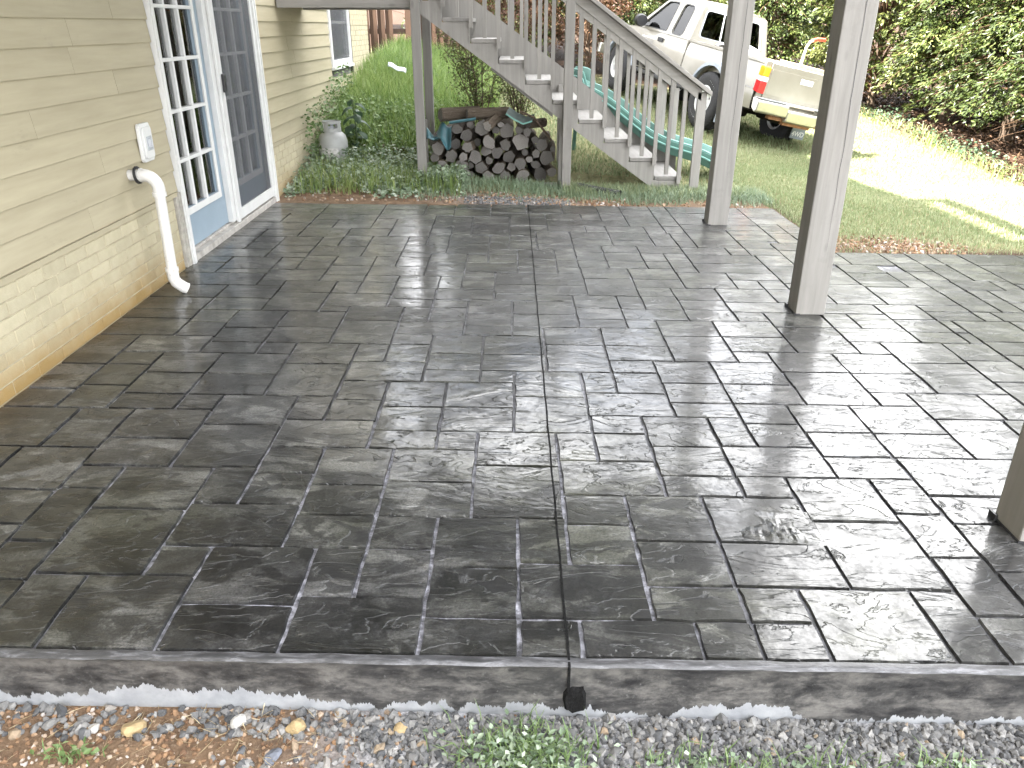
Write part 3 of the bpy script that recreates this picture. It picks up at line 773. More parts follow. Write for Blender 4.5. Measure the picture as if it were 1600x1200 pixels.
# ================================================================== PATIO SLAB
TILES = [(1.49,1.86,1.56,1.95),(1.49,2.11,1.95,2.21),(-1.27,-0.95,1.56,1.87),(0.85,1.18,1.56,1.86),(-1.9,-1.61,1.56,1.9),(-2.19,-1.9,1.56,1.9),(-2.19,-1.61,1.9,2.12),(-0.62,-0.25,1.56,1.79),(0.02,0.4,1.71,1.96),(-1.44,-1.11,1.87,2.22),(1.01,1.32,1.86,2.21),(-0.95,-0.62,1.75,2.02),(-0.95,-0.62,1.56,1.75),(1.49,2.11,2.38,2.65),(-2.19,-1.61,2.12,2.33),(1.49,2.11,2.21,2.38),(0.19,0.51,1.56,1.71),(-1.11,-0.73,2.02,2.26),(0.67,1.01,1.86,2.08),(-0.14,0.18,2.2,2.54),(-1.44,-1.27,1.56,1.87),(-0.25,0.02,1.71,1.93),(0.67,1.01,2.08,2.35),(2.1,2.53,2.65,2.99),(-1.61,-1.44,1.56,1.84),(-0.25,0.02,1.93,2.2),(-0.25,0.02,1.56,1.71),(0.4,0.67,1.86,2.08),(-1.44,-1.11,2.22,2.5),(1.01,1.32,2.21,2.49),(1.18,1.32,1.56,1.86),(0.4,0.67,2.08,2.35),(-1.28,-0.95,2.5,2.84),(0.18,0.55,2.35,2.59),(-1.9,-1.61,2.33,2.63),(-2.19,-1.9,2.33,2.63),(-2.19,-1.84,2.63,2.97),(1.32,1.49,1.75,2.02),(-0.46,-0.25,1.79,2.02),(-0.46,-0.14,2.2,2.42),(0.4,0.67,1.71,1.86),(2.53,3.2,3.44,3.73),(1.32,1.49,1.56,1.75),(0.83,1.21,2.49,2.72),(0.67,0.85,1.56,1.71),(1.81,2.1,2.65,2.99),(-0.46,-0.14,2.42,2.66),(-0.14,0.18,2.54,2.81),(-0.73,-0.46,2.39,2.66),(-1.61,-1.44,2.03,2.34),(0.18,0.4,1.96,2.17),(0.01,0.33,2.81,3.15),(-0.73,-0.46,2.02,2.2),(-0.95,-0.57,2.66,2.89),(2.53,3.2,3.24,3.44),(-0.62,-0.46,1.79,2.02),(0.02,0.19,1.56,1.71),(-0.73,-0.46,2.2,2.39),(-1.61,-1.28,2.71,2.97),(-1.61,-1.28,2.5,2.71),(0.51,0.67,1.56,1.71),(-1.28,-0.95,2.84,3.12),(1.31,1.64,3.11,3.47),(-1.84,-1.61,2.63,2.97),(0.67,0.85,1.71,1.86),(-1.11,-0.79,3.12,3.48),(0.02,0.18,1.96,2.2),(-1.61,-1.44,1.84,2.03),(1.49,1.81,2.85,3.11),(1.32,1.49,2.02,2.26),(0.55,0.83,2.49,2.71),(-0.46,-0.25,2.02,2.2),(1.96,2.29,3.25,3.61),(0.55,0.83,2.71,2.97),(2.29,2.53,2.99,3.39),(1.49,1.81,2.65,2.85),(0.33,0.7,2.97,3.2),(-0.95,-0.73,2.26,2.47),(0.18,0.4,2.17,2.35),(1.81,2.13,2.99,3.25),(1.21,1.49,2.85,3.11),(-0.3,0.01,2.81,3.03),(0.17,0.48,3.43,3.78),(1.21,1.49,2.65,2.85),(2.53,3.2,3.73,3.92),(-0.3,0.01,3.03,3.29),(0.01,0.33,3.15,3.43),(1.32,1.49,2.26,2.49),(0.55,0.83,2.35,2.49),(-1.11,-0.95,1.87,2.02),(1.47,1.8,3.72,4.1),(-1.11,-0.95,2.26,2.5),(0.81,1.13,3.58,3.93),(0.33,0.55,2.59,2.81),(-1.45,-1.11,3.12,3.35),(-0.79,-0.42,3.29,3.52),(-0.57,-0.3,2.81,3.03),(1.21,1.49,2.49,2.65),(-1.45,-1.11,3.35,3.6),(0.98,1.31,3.32,3.58),(-0.57,-0.3,3.03,3.29),(-0.95,-0.73,2.47,2.66),(-0.95,-0.63,3.75,4.1),(0.98,1.31,3.11,3.32),(-2.19,-1.96,3.44,3.83),(-1.11,-0.79,3.48,3.75),(1.31,1.64,3.47,3.72),(1.64,1.96,3.47,3.72),(0.98,1.21,2.72,2.92),(1.64,1.96,3.25,3.47),(0.7,0.98,3.32,3.58),(-0.57,-0.3,2.66,2.81),(-2.19,-1.79,3.83,4.09),(-1.74,-1.45,3.12,3.35),(1.96,2.29,3.61,3.89),(-2.19,-1.96,3.16,3.44),(-1.96,-1.57,3.6,3.83),(2.29,2.73,4.52,4.88),(2.53,2.86,3.92,4.25),(2.86,3.2,3.92,4.25),(-1.74,-1.45,3.35,3.6),(0.7,0.98,3.11,3.32),(-1.96,-1.74,2.97,3.2),(-0.15,0.17,3.64,3.9),(-0.15,0.17,3.43,3.64),(0.18,0.33,2.59,2.81),(-0.79,-0.57,2.89,3.09),(-1.45,-1.12,4.24,4.58),(-0.11,0.47,4.81,5.08),(-1.61,-1.44,2.34,2.5),(2.29,2.53,3.39,3.65),(-2.19,-1.62,4.71,4.97),(0.83,0.98,2.72,2.97),(0.48,0.81,3.78,4.04),(0.17,0.48,3.78,4.04),(0.83,1.01,2.35,2.49),(0.98,1.21,2.92,3.11),(-1.29,-0.95,3.75,3.98),(3.32,3.76,4.42,4.69),(-1.74,-1.45,2.97,3.12),(-2.19,-1.96,2.97,3.16),(1.8,2.19,3.89,4.1),(-1.96,-1.74,3.2,3.44),(0.81,1.13,3.93,4.18),(0.7,0.98,2.97,3.11),(-1.29,-0.95,3.98,4.24),(1.13,1.47,3.93,4.18),(3.32,3.76,4.69,4.99),(1.98,2.29,4.52,4.92),(-0.42,-0.15,3.64,3.9),(0.48,0.7,3.2,3.43),(1.13,1.47,3.72,3.93),(0.48,0.81,3.58,3.78),(-0.42,-0.15,3.43,3.64),(0.33,0.55,2.81,2.97),(-0.11,0.47,4.61,4.81),(-0.95,-0.79,2.89,3.12),(-0.79,-0.57,3.09,3.29),(2.13,2.29,2.99,3.25),(-0.63,-0.26,3.9,4.1),(3.06,3.32,4.25,4.6),(-2.19,-1.79,4.24,4.46),(-1.57,-1.29,3.96,4.24),(0,0.37,4.04,4.25),(0.47,0.79,4.61,4.97),(1.47,1.8,4.1,4.34),(-2.19,-1.79,4.46,4.71),(0,0.37,4.25,4.49),(1.11,1.45,4.79,5.14),(2.29,2.53,3.65,3.89),(3.76,4.2,5.37,5.73),(-1.12,-0.74,4.34,4.58),(-0.95,-0.63,4.1,4.34),(-1.57,-1.29,3.75,3.96),(1.98,2.29,4.92,5.32),(-0.3,-0.14,2.66,2.81),(3.32,3.76,4.99,5.25),(2,2.42,5.4,5.75),(-1.79,-1.45,4.24,4.46),(-0.63,-0.42,3.52,3.75),(1.74,2.19,4.34,4.52),(1.29,1.62,4.52,4.79),(1.29,1.74,4.34,4.52),(-0.42,-0.15,3.29,3.43),(-1.79,-1.45,4.46,4.71),(0.64,1.01,4.18,4.37),(1.27,1.78,5.14,5.37),(2.19,2.45,4.26,4.52),(-1.62,-1.24,4.82,5.07),(3.32,3.76,5.43,5.73),(0.33,0.48,3.2,3.43),(-0.47,-0.11,4.49,4.7),(1.78,1.98,4.52,4.92),(-1.45,-1.28,2.97,3.12),(-1.45,-1.12,4.58,4.82),(-2.19,-1.79,4.09,4.24),(2.73,2.92,4.41,4.8),(-1.57,-1.29,3.6,3.75),(3.76,4.2,5.14,5.37),(1.27,1.78,5.37,5.6),(-0.26,0,4.04,4.25),(2.19,2.45,4.05,4.26),(-1.96,-1.74,3.44,3.6),(2.29,2.58,4.88,5.19),(-1.79,-1.57,3.83,4.04),(-0.26,0,4.25,4.49),(-1.97,-1.62,5.07,5.36),(-0.79,-0.63,3.52,3.75),(0.37,0.64,4.37,4.61),(0.48,0.7,3.43,3.58),(1.96,2.19,4.1,4.34),(1.41,2.08,6.56,6.82),(-0.47,-0.26,4.1,4.34),(-0.96,-0.58,4.96,5.18),(-2.19,-1.75,5.36,5.58),(2.19,2.45,3.89,4.05),(1.01,1.29,4.18,4.37),(-1.46,-1.08,5.42,5.69),(-0.11,0.37,4.49,4.61),(0.79,1.11,4.97,5.22),(1.78,1.98,4.92,5.32),(1.01,1.29,4.55,4.79),(2.42,2.73,5.4,5.73),(1.64,1.81,3.11,3.25),(-0.74,-0.47,4.7,4.96),(0.47,0.79,4.97,5.22),(-0.48,-0.17,5.53,5.87),(0.37,0.64,4.18,4.37),(3.06,3.32,4.6,4.84),(-0.32,0.04,5.08,5.3),(-0.74,-0.47,4.49,4.7),(0.79,1.01,4.37,4.61),(-1.79,-1.57,4.04,4.24),(1.41,2.08,7,7.27),(1.01,1.29,4.37,4.55),(1.41,1.76,6.04,6.38),(0.29,0.98,6.46,6.66),(-2.19,-1.67,6.18,6.42),(3.32,3.76,5.25,5.43),(-0.33,-0.02,6.09,6.49),(2.45,2.73,4.25,4.41),(0.37,0.64,4.04,4.18),(-0.15,0.01,3.29,3.43),(-1.67,-1.3,5.95,6.25),(-0.26,0,3.9,4.04),(2,2.42,5.75,5.98),(0.79,1.11,4.79,4.97),(-0.63,-0.42,3.75,3.9),(-0.65,-0.33,6.35,6.75),(-0.97,-0.65,6.01,6.35),(-0.96,-0.74,4.58,4.82),(1.8,1.96,4.1,4.34),(-0.32,-0.11,4.7,4.96),(-1.24,-0.96,4.96,5.18),(1.41,2.08,6.38,6.56),(-1.29,-1.11,3.6,3.75),(2.92,3.19,4.84,5.05),(-2.19,-1.67,6.99,7.27),(-1.67,-1.15,6.99,7.27),(-0.63,-0.47,4.1,4.34),(-1.24,-0.96,5.18,5.42),(1.13,1.31,3.58,3.72),(-2.19,-1.96,5.58,5.94),(1.8,1.96,3.72,3.89),(2.93,3.1,5.05,5.43),(1.45,1.78,4.98,5.14),(0.04,0.31,5.41,5.67),(-0.58,-0.32,5.08,5.3),(2.08,2.42,6.88,7.27),(2.29,2.58,5.19,5.4),(2.73,2.92,4.8,5.05),(-0.8,-0.48,5.53,5.76),(-0.74,-0.47,4.34,4.49),(-2.19,-1.97,4.97,5.21),(2.84,3.06,4.25,4.41),(-0.58,-0.32,5.3,5.53),(1.62,1.78,4.52,4.79),(-1.46,-1.15,6.25,6.55),(-1.67,-1.15,6.55,6.76),(1.41,1.76,5.81,6.04),(-1.67,-1.15,6.76,6.99),(-1.75,-1.46,5.69,5.95),(1.41,2.08,6.82,7),(1.27,1.61,5.6,5.81),(0.64,0.79,4.37,4.61),(1.78,2,5.32,5.6),(0.94,1.27,5.62,5.83),(-2.19,-1.67,6.77,6.99),(0.77,1.09,5.99,6.24),(-1.3,-0.97,6.01,6.25),(-0.19,0.13,6.9,7.27),(0.45,0.77,6.9,7.27),(-0.02,0.29,6.44,6.75),(0.13,0.45,6.9,7.27),(-1.12,-0.96,4.58,4.82),(0.67,0.94,5.4,5.62),(3.1,3.32,5.22,5.46),(-0.47,-0.32,4.7,4.96),(0.79,1.01,4.61,4.79),(1.29,1.47,4.18,4.34),(3.1,3.32,5.46,5.73),(-1.08,-0.8,5.76,6.01),(-0.48,-0.17,5.87,6.09),(-2.19,-1.93,6.42,6.77),(-1.93,-1.67,6.42,6.77),(-0.8,-0.58,5.18,5.42),(0.67,0.94,5.22,5.4),(-0.51,-0.19,6.75,7.06),(0.04,0.31,5.22,5.41),(-1.75,-1.46,5.49,5.69),(2.45,2.73,4.41,4.52),(-1.62,-1.46,5.07,5.36),(0.64,0.81,4.04,4.18),(-0.47,-0.26,4.34,4.49),(-0.97,-0.65,6.35,6.61),(-1.15,-0.77,6.98,7.27),(2.73,2.93,5.46,5.73),(-1.46,-1.24,5.07,5.28),(0,0.17,3.9,4.04),(-0.17,0.04,5.3,5.53),(-1.15,-0.65,6.61,6.79),(-1.96,-1.67,5.95,6.18),(2.08,2.42,6.62,6.88),(0.46,0.77,5.83,6.02),(-1.08,-0.8,5.57,5.76),(-1.24,-0.96,4.82,4.96),(0.67,0.94,5.62,5.83),(1.11,1.27,5.14,5.43),(0.46,0.77,6.02,6.24),(-0.33,-0.02,6.49,6.75),(0.77,1.09,6.24,6.46),(2.73,2.93,5.05,5.26),(-0.65,-0.48,5.76,6.12),(2.92,3.06,4.41,4.63),(0.29,0.6,6.24,6.46),(-1.97,-1.62,4.97,5.07),(1.76,2,5.6,5.82),(1.45,1.62,4.79,4.98),(2.93,3.1,5.43,5.73),(-0.02,0.19,5.67,5.93),(0.46,0.67,5.4,5.62),(2.73,2.93,5.26,5.46),(1.76,2.08,6.04,6.22),(0.19,0.46,5.83,6.02),(2.08,2.26,5.98,6.3),(-1.67,-1.46,6.25,6.55),(-0.02,0.29,6.24,6.44),(0.77,1.09,5.83,5.99),(0.19,0.46,6.02,6.24),(3.1,3.32,5.05,5.22),(-0.58,-0.32,4.96,5.08),(-1.15,-0.97,6.25,6.61),(0.46,0.67,5.22,5.4),(0.04,0.31,5.08,5.22),(2.92,3.06,4.63,4.84),(1.76,2,5.82,6.04),(-1.08,-0.8,5.42,5.57),(0.29,0.6,6.66,6.9),(-0.19,0.29,6.75,6.9),(-2.19,-1.96,5.94,6.18),(0.31,0.46,5.4,5.67),(-0.96,-0.8,5.18,5.42),(-1.75,-1.46,5.36,5.49),(-1.96,-1.75,5.58,5.78),(0.77,0.98,6.9,7.27),(-1.15,-0.77,6.79,6.98),(-0.96,-0.74,4.82,4.96),(0.46,0.67,5.62,5.83),(0.98,1.25,6.62,6.87),(1.62,1.78,4.79,4.98),(2.26,2.42,5.98,6.3),(2.08,2.26,6.3,6.62),(2.58,2.73,4.88,5.05),(0.94,1.11,5.4,5.62),(-0.32,-0.17,5.3,5.53),(0.19,0.46,5.67,5.83),(3.19,3.32,4.84,5.05),(1.09,1.27,5.83,6.07),(-1.12,-0.95,4.24,4.34),(1.76,2.08,6.22,6.38),(0.94,1.11,5.22,5.4),(0.98,1.25,6.87,7.11),(2.58,2.73,5.05,5.24),(-2.19,-1.97,5.21,5.36),(-0.77,-0.51,6.79,7.03),(-1.46,-1.3,5.69,5.95),(-0.32,-0.11,4.96,5.08),(2.26,2.42,6.3,6.62),(-1.46,-1.24,5.28,5.42),(-0.51,-0.19,7.06,7.27),(-1.3,-1.08,5.69,5.85),(2.73,2.84,4.25,4.41),(-0.77,-0.51,7.03,7.27),(0.31,0.46,5.22,5.4),(-0.8,-0.65,5.76,6.01),(2.45,2.53,4.05,4.25),(-1.96,-1.75,5.78,5.95),(1.11,1.27,5.43,5.62),(-1.62,-1.45,4.71,4.82),(-1.3,-1.08,5.85,6.01),(0.77,0.98,6.66,6.9),(1.61,1.76,5.6,5.81),(1.25,1.41,6.65,6.96),(-0.17,0.04,5.53,5.67),(-0.65,-0.48,6.12,6.35),(0.98,1.25,6.46,6.62),(2.45,2.53,3.89,4.05),(-0.48,-0.33,6.09,6.35),(-0.02,0.19,5.93,6.09),(1.27,1.41,5.98,6.24),(-0.17,-0.02,5.67,5.88),(1.25,1.41,6.24,6.48),(0.31,0.47,5.08,5.22),(0.6,0.77,6.24,6.46),(-0.8,-0.58,5.42,5.53),(1.25,1.41,6.96,7.27),(-0.17,-0.02,5.88,6.09),(1.09,1.25,6.24,6.46),(0.6,0.77,6.66,6.9),(-0.02,0.19,6.09,6.24),(1.09,1.27,6.07,6.24),(0.98,1.25,7.11,7.27),(1.27,1.41,5.81,5.98),(1.25,1.41,6.48,6.65),(3.9,4.2,3.6,3.92),(3.9,4.2,2.53,2.91),(3.9,4.2,2.14,2.53),(3.84,4.2,3.92,4.25),(3.76,4.2,4.96,5.14),(3.76,4.2,4.69,4.96),(3.76,4.2,4.42,4.69),(3.76,4.2,4.25,4.42),(3.6,4.2,3.39,3.6),(3.6,4.2,3.17,3.39),(3.6,4.2,2.91,3.17),(3.6,4.2,1.85,2.14),(3.6,4.2,1.56,1.85),(3.6,3.9,3.6,3.92),(3.6,3.9,2.53,2.91),(3.6,3.9,2.14,2.53),(3.6,3.84,3.92,4.25),(3.32,3.76,4.25,4.42),(3.2,3.6,4.03,4.25),(3.2,3.6,3.82,4.03),(3.2,3.6,3.43,3.82),(3.2,3.6,3.17,3.43),(3.2,3.6,2.88,3.17),(3.2,3.6,2.69,2.88),(3.2,3.6,2.37,2.69),(3.2,3.6,2.12,2.37),(3.2,3.6,1.88,2.12),(3.2,3.6,1.56,1.88),(2.93,3.2,1.56,1.88),(2.86,3.2,2.1,2.42),(2.53,3.2,3.04,3.24),(2.53,3.2,2.88,3.04),(2.53,3.2,2.63,2.88),(2.53,3.2,2.42,2.63),(2.53,3.2,1.88,2.1),(2.53,2.93,1.56,1.88),(2.53,2.86,2.1,2.42),(2.11,2.53,2.43,2.65),(2.11,2.53,2.1,2.43),(2.11,2.53,1.88,2.1),(2.11,2.53,1.56,1.88),(1.86,2.11,1.56,1.95)]
TILES = [t for t in TILES]
def build_slab():
    b = MB()
    d = 0.0105                                  # joints lie this far under the tile faces
    loop = [(XW, VF + 0.012), (UE, VF + 0.012), (UE, VR), (UR, VR), (UR, VB), (XW, VB)]
    top = [P(u, v, -d) for u, v in loop]
    bot = [P(u, v, -0.30) for u, v in loop]
    b.add(top + bot, [(0, 1, 2, 3), (0, 3, 4, 5)] + [(i, (i + 1) % 6, 6 + (i + 1) % 6, 6 + i) for i in range(6)])
    slab = b.build('patio_slab', M['joint'])
    tag(slab, kind='structure')
    # smooth stained front face, poured a little proud of the body
    f = MB()
    n = 60
    def face(i, j):
        u = XW + (UE - XW) * i
        z = [-0.004, -0.016, -0.10, -0.30][j]
        off = [0.006, 0.0, 0.0, 0.0][j] + 0.002 * math.sin(u * 9.0) * (j == 2)
        x, y, zz = P(u, VF - off, z)
        return (x, y - 0.0, zz)
    vs = [face(i / n, j) for j in range(4) for i in range(n + 1)]
    fs = [(j * (n + 1) + i, j * (n + 1) + i + 1, (j + 1) * (n + 1) + i + 1, (j + 1) * (n + 1) + i) for j in range(3) for i in range(n)]
    f.add(vs, fs)
    f.build('front_face', M['slabface'], slab, smooth=True)
    r = MB()
    prof = [(-0.006, -0.005), (0.000, 0.0005), (0.010, 0.002), (0.024, 0.000), (0.030, -0.009)]
    m = 90
    vs = []
    for a, z in prof:
        for i in range(m + 1):
            u = XW + (UE - XW) * i / m
            vs.append(P(u, VF + a + 0.0015 * math.sin(u * 23) + 0.001 * math.sin(u * 51), z))
    fs = [(j * (m + 1) + i, j * (m + 1) + i + 1, (j + 1) * (m + 1) + i + 1, (j + 1) * (m + 1) + i) for j in range(len(prof) - 1) for i in range(m)]
    r.add(vs, fs)
    r.build('tooled_edge', M['rim'], slab, smooth=True)
    rest = MB()
    gap = 0.0046
    for k, (u0, u1, v0, v1) in enumerate(TILES):
        if v0 < VF + 0.03: v0 = VF + 0.026
        g = gap * (1 if v0 < 4.5 else 0.8)
        u0 += g; u1 -= g; v0 += g; v1 -= g
        if u1 - u0 < 0.03 or v1 - v0 < 0.03: continue
        rr = random.Random(k * 7 + 1)
        seg = 4 if k < 120 else 2
        pts = []
        for (a0, b0), (a1, b1) in (((u0, v0), (u1, v0)), ((u1, v0), (u1, v1)), ((u1, v1), (u0, v1)), ((u0, v1), (u0, v0))):
            for q in range(seg):
                pts.append((a0 + (a1 - a0) * q / seg, b0 + (b1 - b0) * q / seg))
        cu, cv = (u0 + u1) / 2, (v0 + v1) / 2
        tx, ty = rr.uniform(-1, 1) * 0.0025, rr.uniform(-1, 1) * 0.0025
        dz = rr.uniform(-0.0012, 0.0012)
        ins = rr.uniform(0.0018, 0.0038)
        outer = []; inner = []
        for (a, c) in pts:
            ja, jc = rr.uniform(-1, 1) * 0.0028, rr.uniform(-1, 1) * 0.0028
            outer.append(P(a + ja, c + jc, -0.0135))
            w = ins + rr.uniform(-0.0012, 0.002)
            a2 = a + ja + (w if a < cu else -w) * (abs(a - cu) > (u1 - u0) * 0.49)
            c2 = c + jc + (w if c < cv else -w) * (abs(c - cv) > (v1 - v0) * 0.49)
            inner.append(P(a2, c2, dz + tx * (a - cu) + ty * (c - cv) - 0.0005))
        n = len(pts)
        target = MB() if k < 300 else rest
        target.add(inner + outer, [tuple(range(n))] + [(i, (i + 1) % n, n + (i + 1) % n, n + i) for i in range(n)])
        if k < 300:
            target.build('tile', M['tile'], slab)
    o = rest.build('tile', M['tile'], slab)
    tag(o, kind='stuff')
    # saw-cut control joint, filled black, and the stub of joint filler on the front face
    c = MB()
    pts = []
    for i in range(61):
        v = VF - 0.004 + (VB - VF) * i / 60
        pts.append((0.149 + 0.0012 * math.sin(i * 1.7), v))
    for side in (0,):
        vs = []
        for (u, v) in pts:
            vs += [P(u - 0.0035, v, 0.0016), P(u + 0.0035, v, 0.0016)]
        c.add(vs, [(2 * i, 2 * i + 1, 2 * i + 3, 2 * i + 2) for i in range(60)])
        x0 = 0.149
        c.box((x0 - 0.0035, P(x0, VF)[1] - 0.0085, P(x0, 0, -0.085)[2]), (x0 + 0.0035, P(x0, VF)[1], P(x0, 0, 0.001)[2]))
    c.build('control_joint', M['foam'], slab)
    fo = MB()
    rr = random.Random(4)
    ring = []
    for i in range(18):
        t = 2 * math.pi * i / 18
        rx = 0.031 * (1 + 0.12 * rr.uniform(-1, 1)); rz = 0.046 * (1 + 0.12 * rr.uniform(-1, 1))
        ring.append((0.168 + rx * math.copysign(abs(math.cos(t)) ** 0.7, math.cos(t)), rz * math.copysign(abs(math.sin(t)) ** 0.7, math.sin(t))))
    yb = P(0.15, VF)[1]
    zc = P(0.15, 0, -0.118)[2]
    fo.add([(x, yb - 0.002, zc + z) for x, z in ring] + [(0.168 + (x - 0.168) * 0.8, yb - 0.013 - 0.004 * rr.random(), zc + z * 0.82) for x, z in ring] + [(0.168, yb - 0.012, zc)],
           [(i, (i + 1) % 18, 18 + (i + 1) % 18, 18 + i) for i in range(18)] + [(18 + i, 18 + (i + 1) % 18, 36) for i in range(18)])
    fo.build('joint_filler', M['foam'], slab)
    return slab
slab = build_slab()
def build_rough():
    # a torn, rocky bit of stamp texture on one tile near the right
    q = np.random.default_rng(3); m = MB(); nx, ny = 34, 16
    cx, cy = 0.885, 2.178
    hv = q.uniform(0, 1, (ny + 1, nx + 1))
    def fn(a, c):
        i, j = int(round(a * nx)), int(round(c * ny))
        u = cx + 0.27 * (a - 0.5); v = cy + 0.19 * (c - 0.5) - 0.02 * (a - 0.5)
        w_ = 0.95 - 0.62 * c + 0.16 * math.sin(c * 9) + 0.1 * math.sin(a * 13); mask = max(0.0, 1 - abs(2 * a - 1 - 0.25 * (c - 0.5)) / max(0.1, w_)) ** 0.5 * min(1, 8 * c) * max(0.0, 1 - c) ** 0.4 * min(1, 12 * a) * min(1, 12 * (1 - a))
        rid = abs(math.sin(a * 14 + 1.6 * math.sin(c * 4 + a * 6) + 1.3 * math.sin(a * 29))) ** 1.4
        h = mask * (0.003 + 0.014 * rid * (0.4 + 0.6 * hv[j, i]) * (1.1 - 0.75 * c))
        return P(u, v, 0.0006 + h - 0.003 * (mask <= 0.02))
    m.grid(fn, nx, ny)
    o = m.build('rough_patch', M['tile'], slab, True)
build_rough()

# ================================================================== HOUSE
house = thing('house', 'cream sided house with painted brick base and glazed double door', 'house', (XW, 5.0, 0.0))
def hpart(mb, name, mats, parent=None, smooth=False, bevel=0.0):
    o = mb.build(name, mats, parent or house, smooth, bevel)
    if parent is None:
        o.matrix_parent_inverse = Matrix.Translation(-Vector(house.location))
    return o
DY0, DY1 = 5.17, 7.30       # outer edges of the door casing
WY0, WY1 = 10.24, 11.50     # far window
EY0, EY1 = -7.0, 13.0       # ends of the house
SB = 0.497                  # foot of the siding
SX = 0.127                  # siding exposure
def build_house():
    XB = XW - 0.035
    # shell behind the cladding, with openings
    s = MB()
    T = 0.16
    def wall(y0, y1, z0, z1): s.box((XB - T, y0, z0), (XB, y1, z1))
    wall(EY0, DY0 + 0.05, -0.35, 9.0); wall(DY1 - 0.05, WY0 + 0.05, -0.35, 9.0); wall(WY1 - 0.05, EY1 - 0.02, -0.35, 9.0)
    wall(DY0 + 0.05, DY1 - 0.05, 2.12, 9.0); wall(DY0 + 0.05, DY1 - 0.05, -0.35, -0.02)
    wall(WY0 + 0.05, WY1 - 0.05, 2.0, 9.0); wall(WY0 + 0.05, WY1 - 0.05, -0.35, 0.98)
    s.box((XB - 7.6, EY0, -0.35), (XB - 7.45, EY1, 9.0)); s.box((XB - 7.45, EY0, -0.35), (XB - T, EY0 + 0.15, 9.0)); s.box((XB - 7.45, EY1 - 0.17, -0.35), (XB - T, EY1 - 0.02, 9.0))
    s.box((XB - 7.45, EY0 + 0.15, 2.42), (XB - T, EY1 - 0.17, 2.55))
    s.box((XB - 7.45, EY0 + 0.15, -0.35), (XB - T, EY1 - 0.17, -0.03))
    s.box((XB - 3.6, EY0 + 0.15, -0.03), (XB - 3.5, EY1 - 0.17, 2.42))
    hpart(s, 'wall_shell', M['interior'])
    r = MB()
    ex, pk = XW + 0.42, XW - 3.9
    for (xa, za, xb, zb) in ((ex, 8.96, pk, 11.5), (XW - 8.3, 8.96, pk, 11.5)):
        r.prism([(xa, EY0 - 0.4, za), (xb, EY0 - 0.4, zb), (xb, EY0 - 0.4, zb + 0.14), (xa, EY0 - 0.4, za + 0.14)], (0, EY1 - EY0 + 1.2, 0))
    r.box((XW - 0.02, EY0 - 0.4, 8.86), (ex, EY1 + 0.8, 8.96))
    roof = hpart(r, 'roof', M['roof'])
    g = MB()
    for y in (EY0 + 0.02, EY1 - 0.12):
        g.prism([(XW, y, 8.98), (pk, y, 11.45), (XW - 7.9, y, 8.98)], (0, 0.1, 0))
    hpart(g, 'gable_wall', M['siding'])
    # siding boards, lapped: each course leans out at its foot
    board_cache = {}
    def board(y0, y1, z):
        ln = round(y1 - y0, 3)
        if ln < 0.04: return
        if ln not in board_cache:
            m = MB()
            pr = [(0.0, 0.0), (0.014, 0.0), (0.0155, 0.004), (0.0035, SX + 0.012), (0.0, SX + 0.012)]
            m.prism([(x, 0, zz) for x, zz in pr], (0, ln, 0))
            board_cache[ln] = m.mesh('siding_board', M['siding'])
        o = inst('siding_board', board_cache[ln], house, (XW - 0.016 - house.location.x, y0 - house.location.y, z - house.location.z))
        return o
    rr = random.Random(8)
    for k in range(18):
        z = SB + k * SX
        for (a, c) in ((0.9, DY0 - 0.008), (DY1 + 0.008, WY1 + 0.06)):
            spans = [(a, c)]
            if a > 7 and z + SX > 1.0 and z < 2.0:
                spans = [(a, WY0 - 0.008)]
            for (p, q) in spans:
                cuts = [p]
                x = p + rr.uniform(0.7, 2.4)
                while x < q - 0.4:
                    cuts.append(x); x += rr.choice([2.44, 3.66]) * rr.uniform(0.5, 1)
                cuts.append(q)
                for i in range(len(cuts) - 1):
                    board(cuts[i] + (0.0015 if i else 0), cuts[i + 1], z + rr.uniform(-0.001, 0.001))
    up = MB()
    for z in np.arange(SB + 18 * SX, 8.85, SX):
        up.prism([(XW - 0.016 + x, EY0, z + zz) for x, zz in ((0, 0), (0.014, 0), (0.0155, 0.004), (0.0035, SX + 0.012), (0, SX + 0.012))], (0, WY1 + 0.06 - EY0, 0))
    for k in range(18):
        z = SB + k * SX
        up.prism([(XW - 0.016 + x, EY0, z + zz) for x, zz in ((0, 0), (0.014, 0), (0.0155, 0.004), (0.0035, SX + 0.012), (0, SX + 0.012))], (0, 0.898 - EY0, 0))
    tag(hpart(up, 'siding_board', M['siding']), kind='stuff')
    for ya, ln in ((0.9, DY0 - 0.92), (DY1 + 0.02, WY1 - DY1)):
        st = MB()
        st.prism([(XW - 0.02, ya, SB - 0.035), (XW + 0.004, ya, SB - 0.03), (XW + 0.006, ya, SB - 0.004), (XW - 0.02, ya, SB - 0.002)], (0, ln, 0))
        hpart(st, 'starter_strip', M['siding'])
    # brick base, laid in running bond
    mo = MB()
    mo.box((XW - 0.034, EY0, -0.35), (XW - 0.0075, DY0 - 0.085, SB - 0.03)); mo.box((XW - 0.034, DY1 + 0.01, -0.35), (XW - 0.0075, WY1 + 0.07, SB - 0.03))
    mo.box((XW - 0.034, WY1 + 0.07, -0.35), (XW - 0.0075, EY1 - 0.012, 8.9))
    hpart(mo, 'mortar_bed', M['mortar'])
    bl, bh, cz = 0.1985, 0.0632, 0.0667
    proto = {}
    cnt = [0]
    rest = MB()
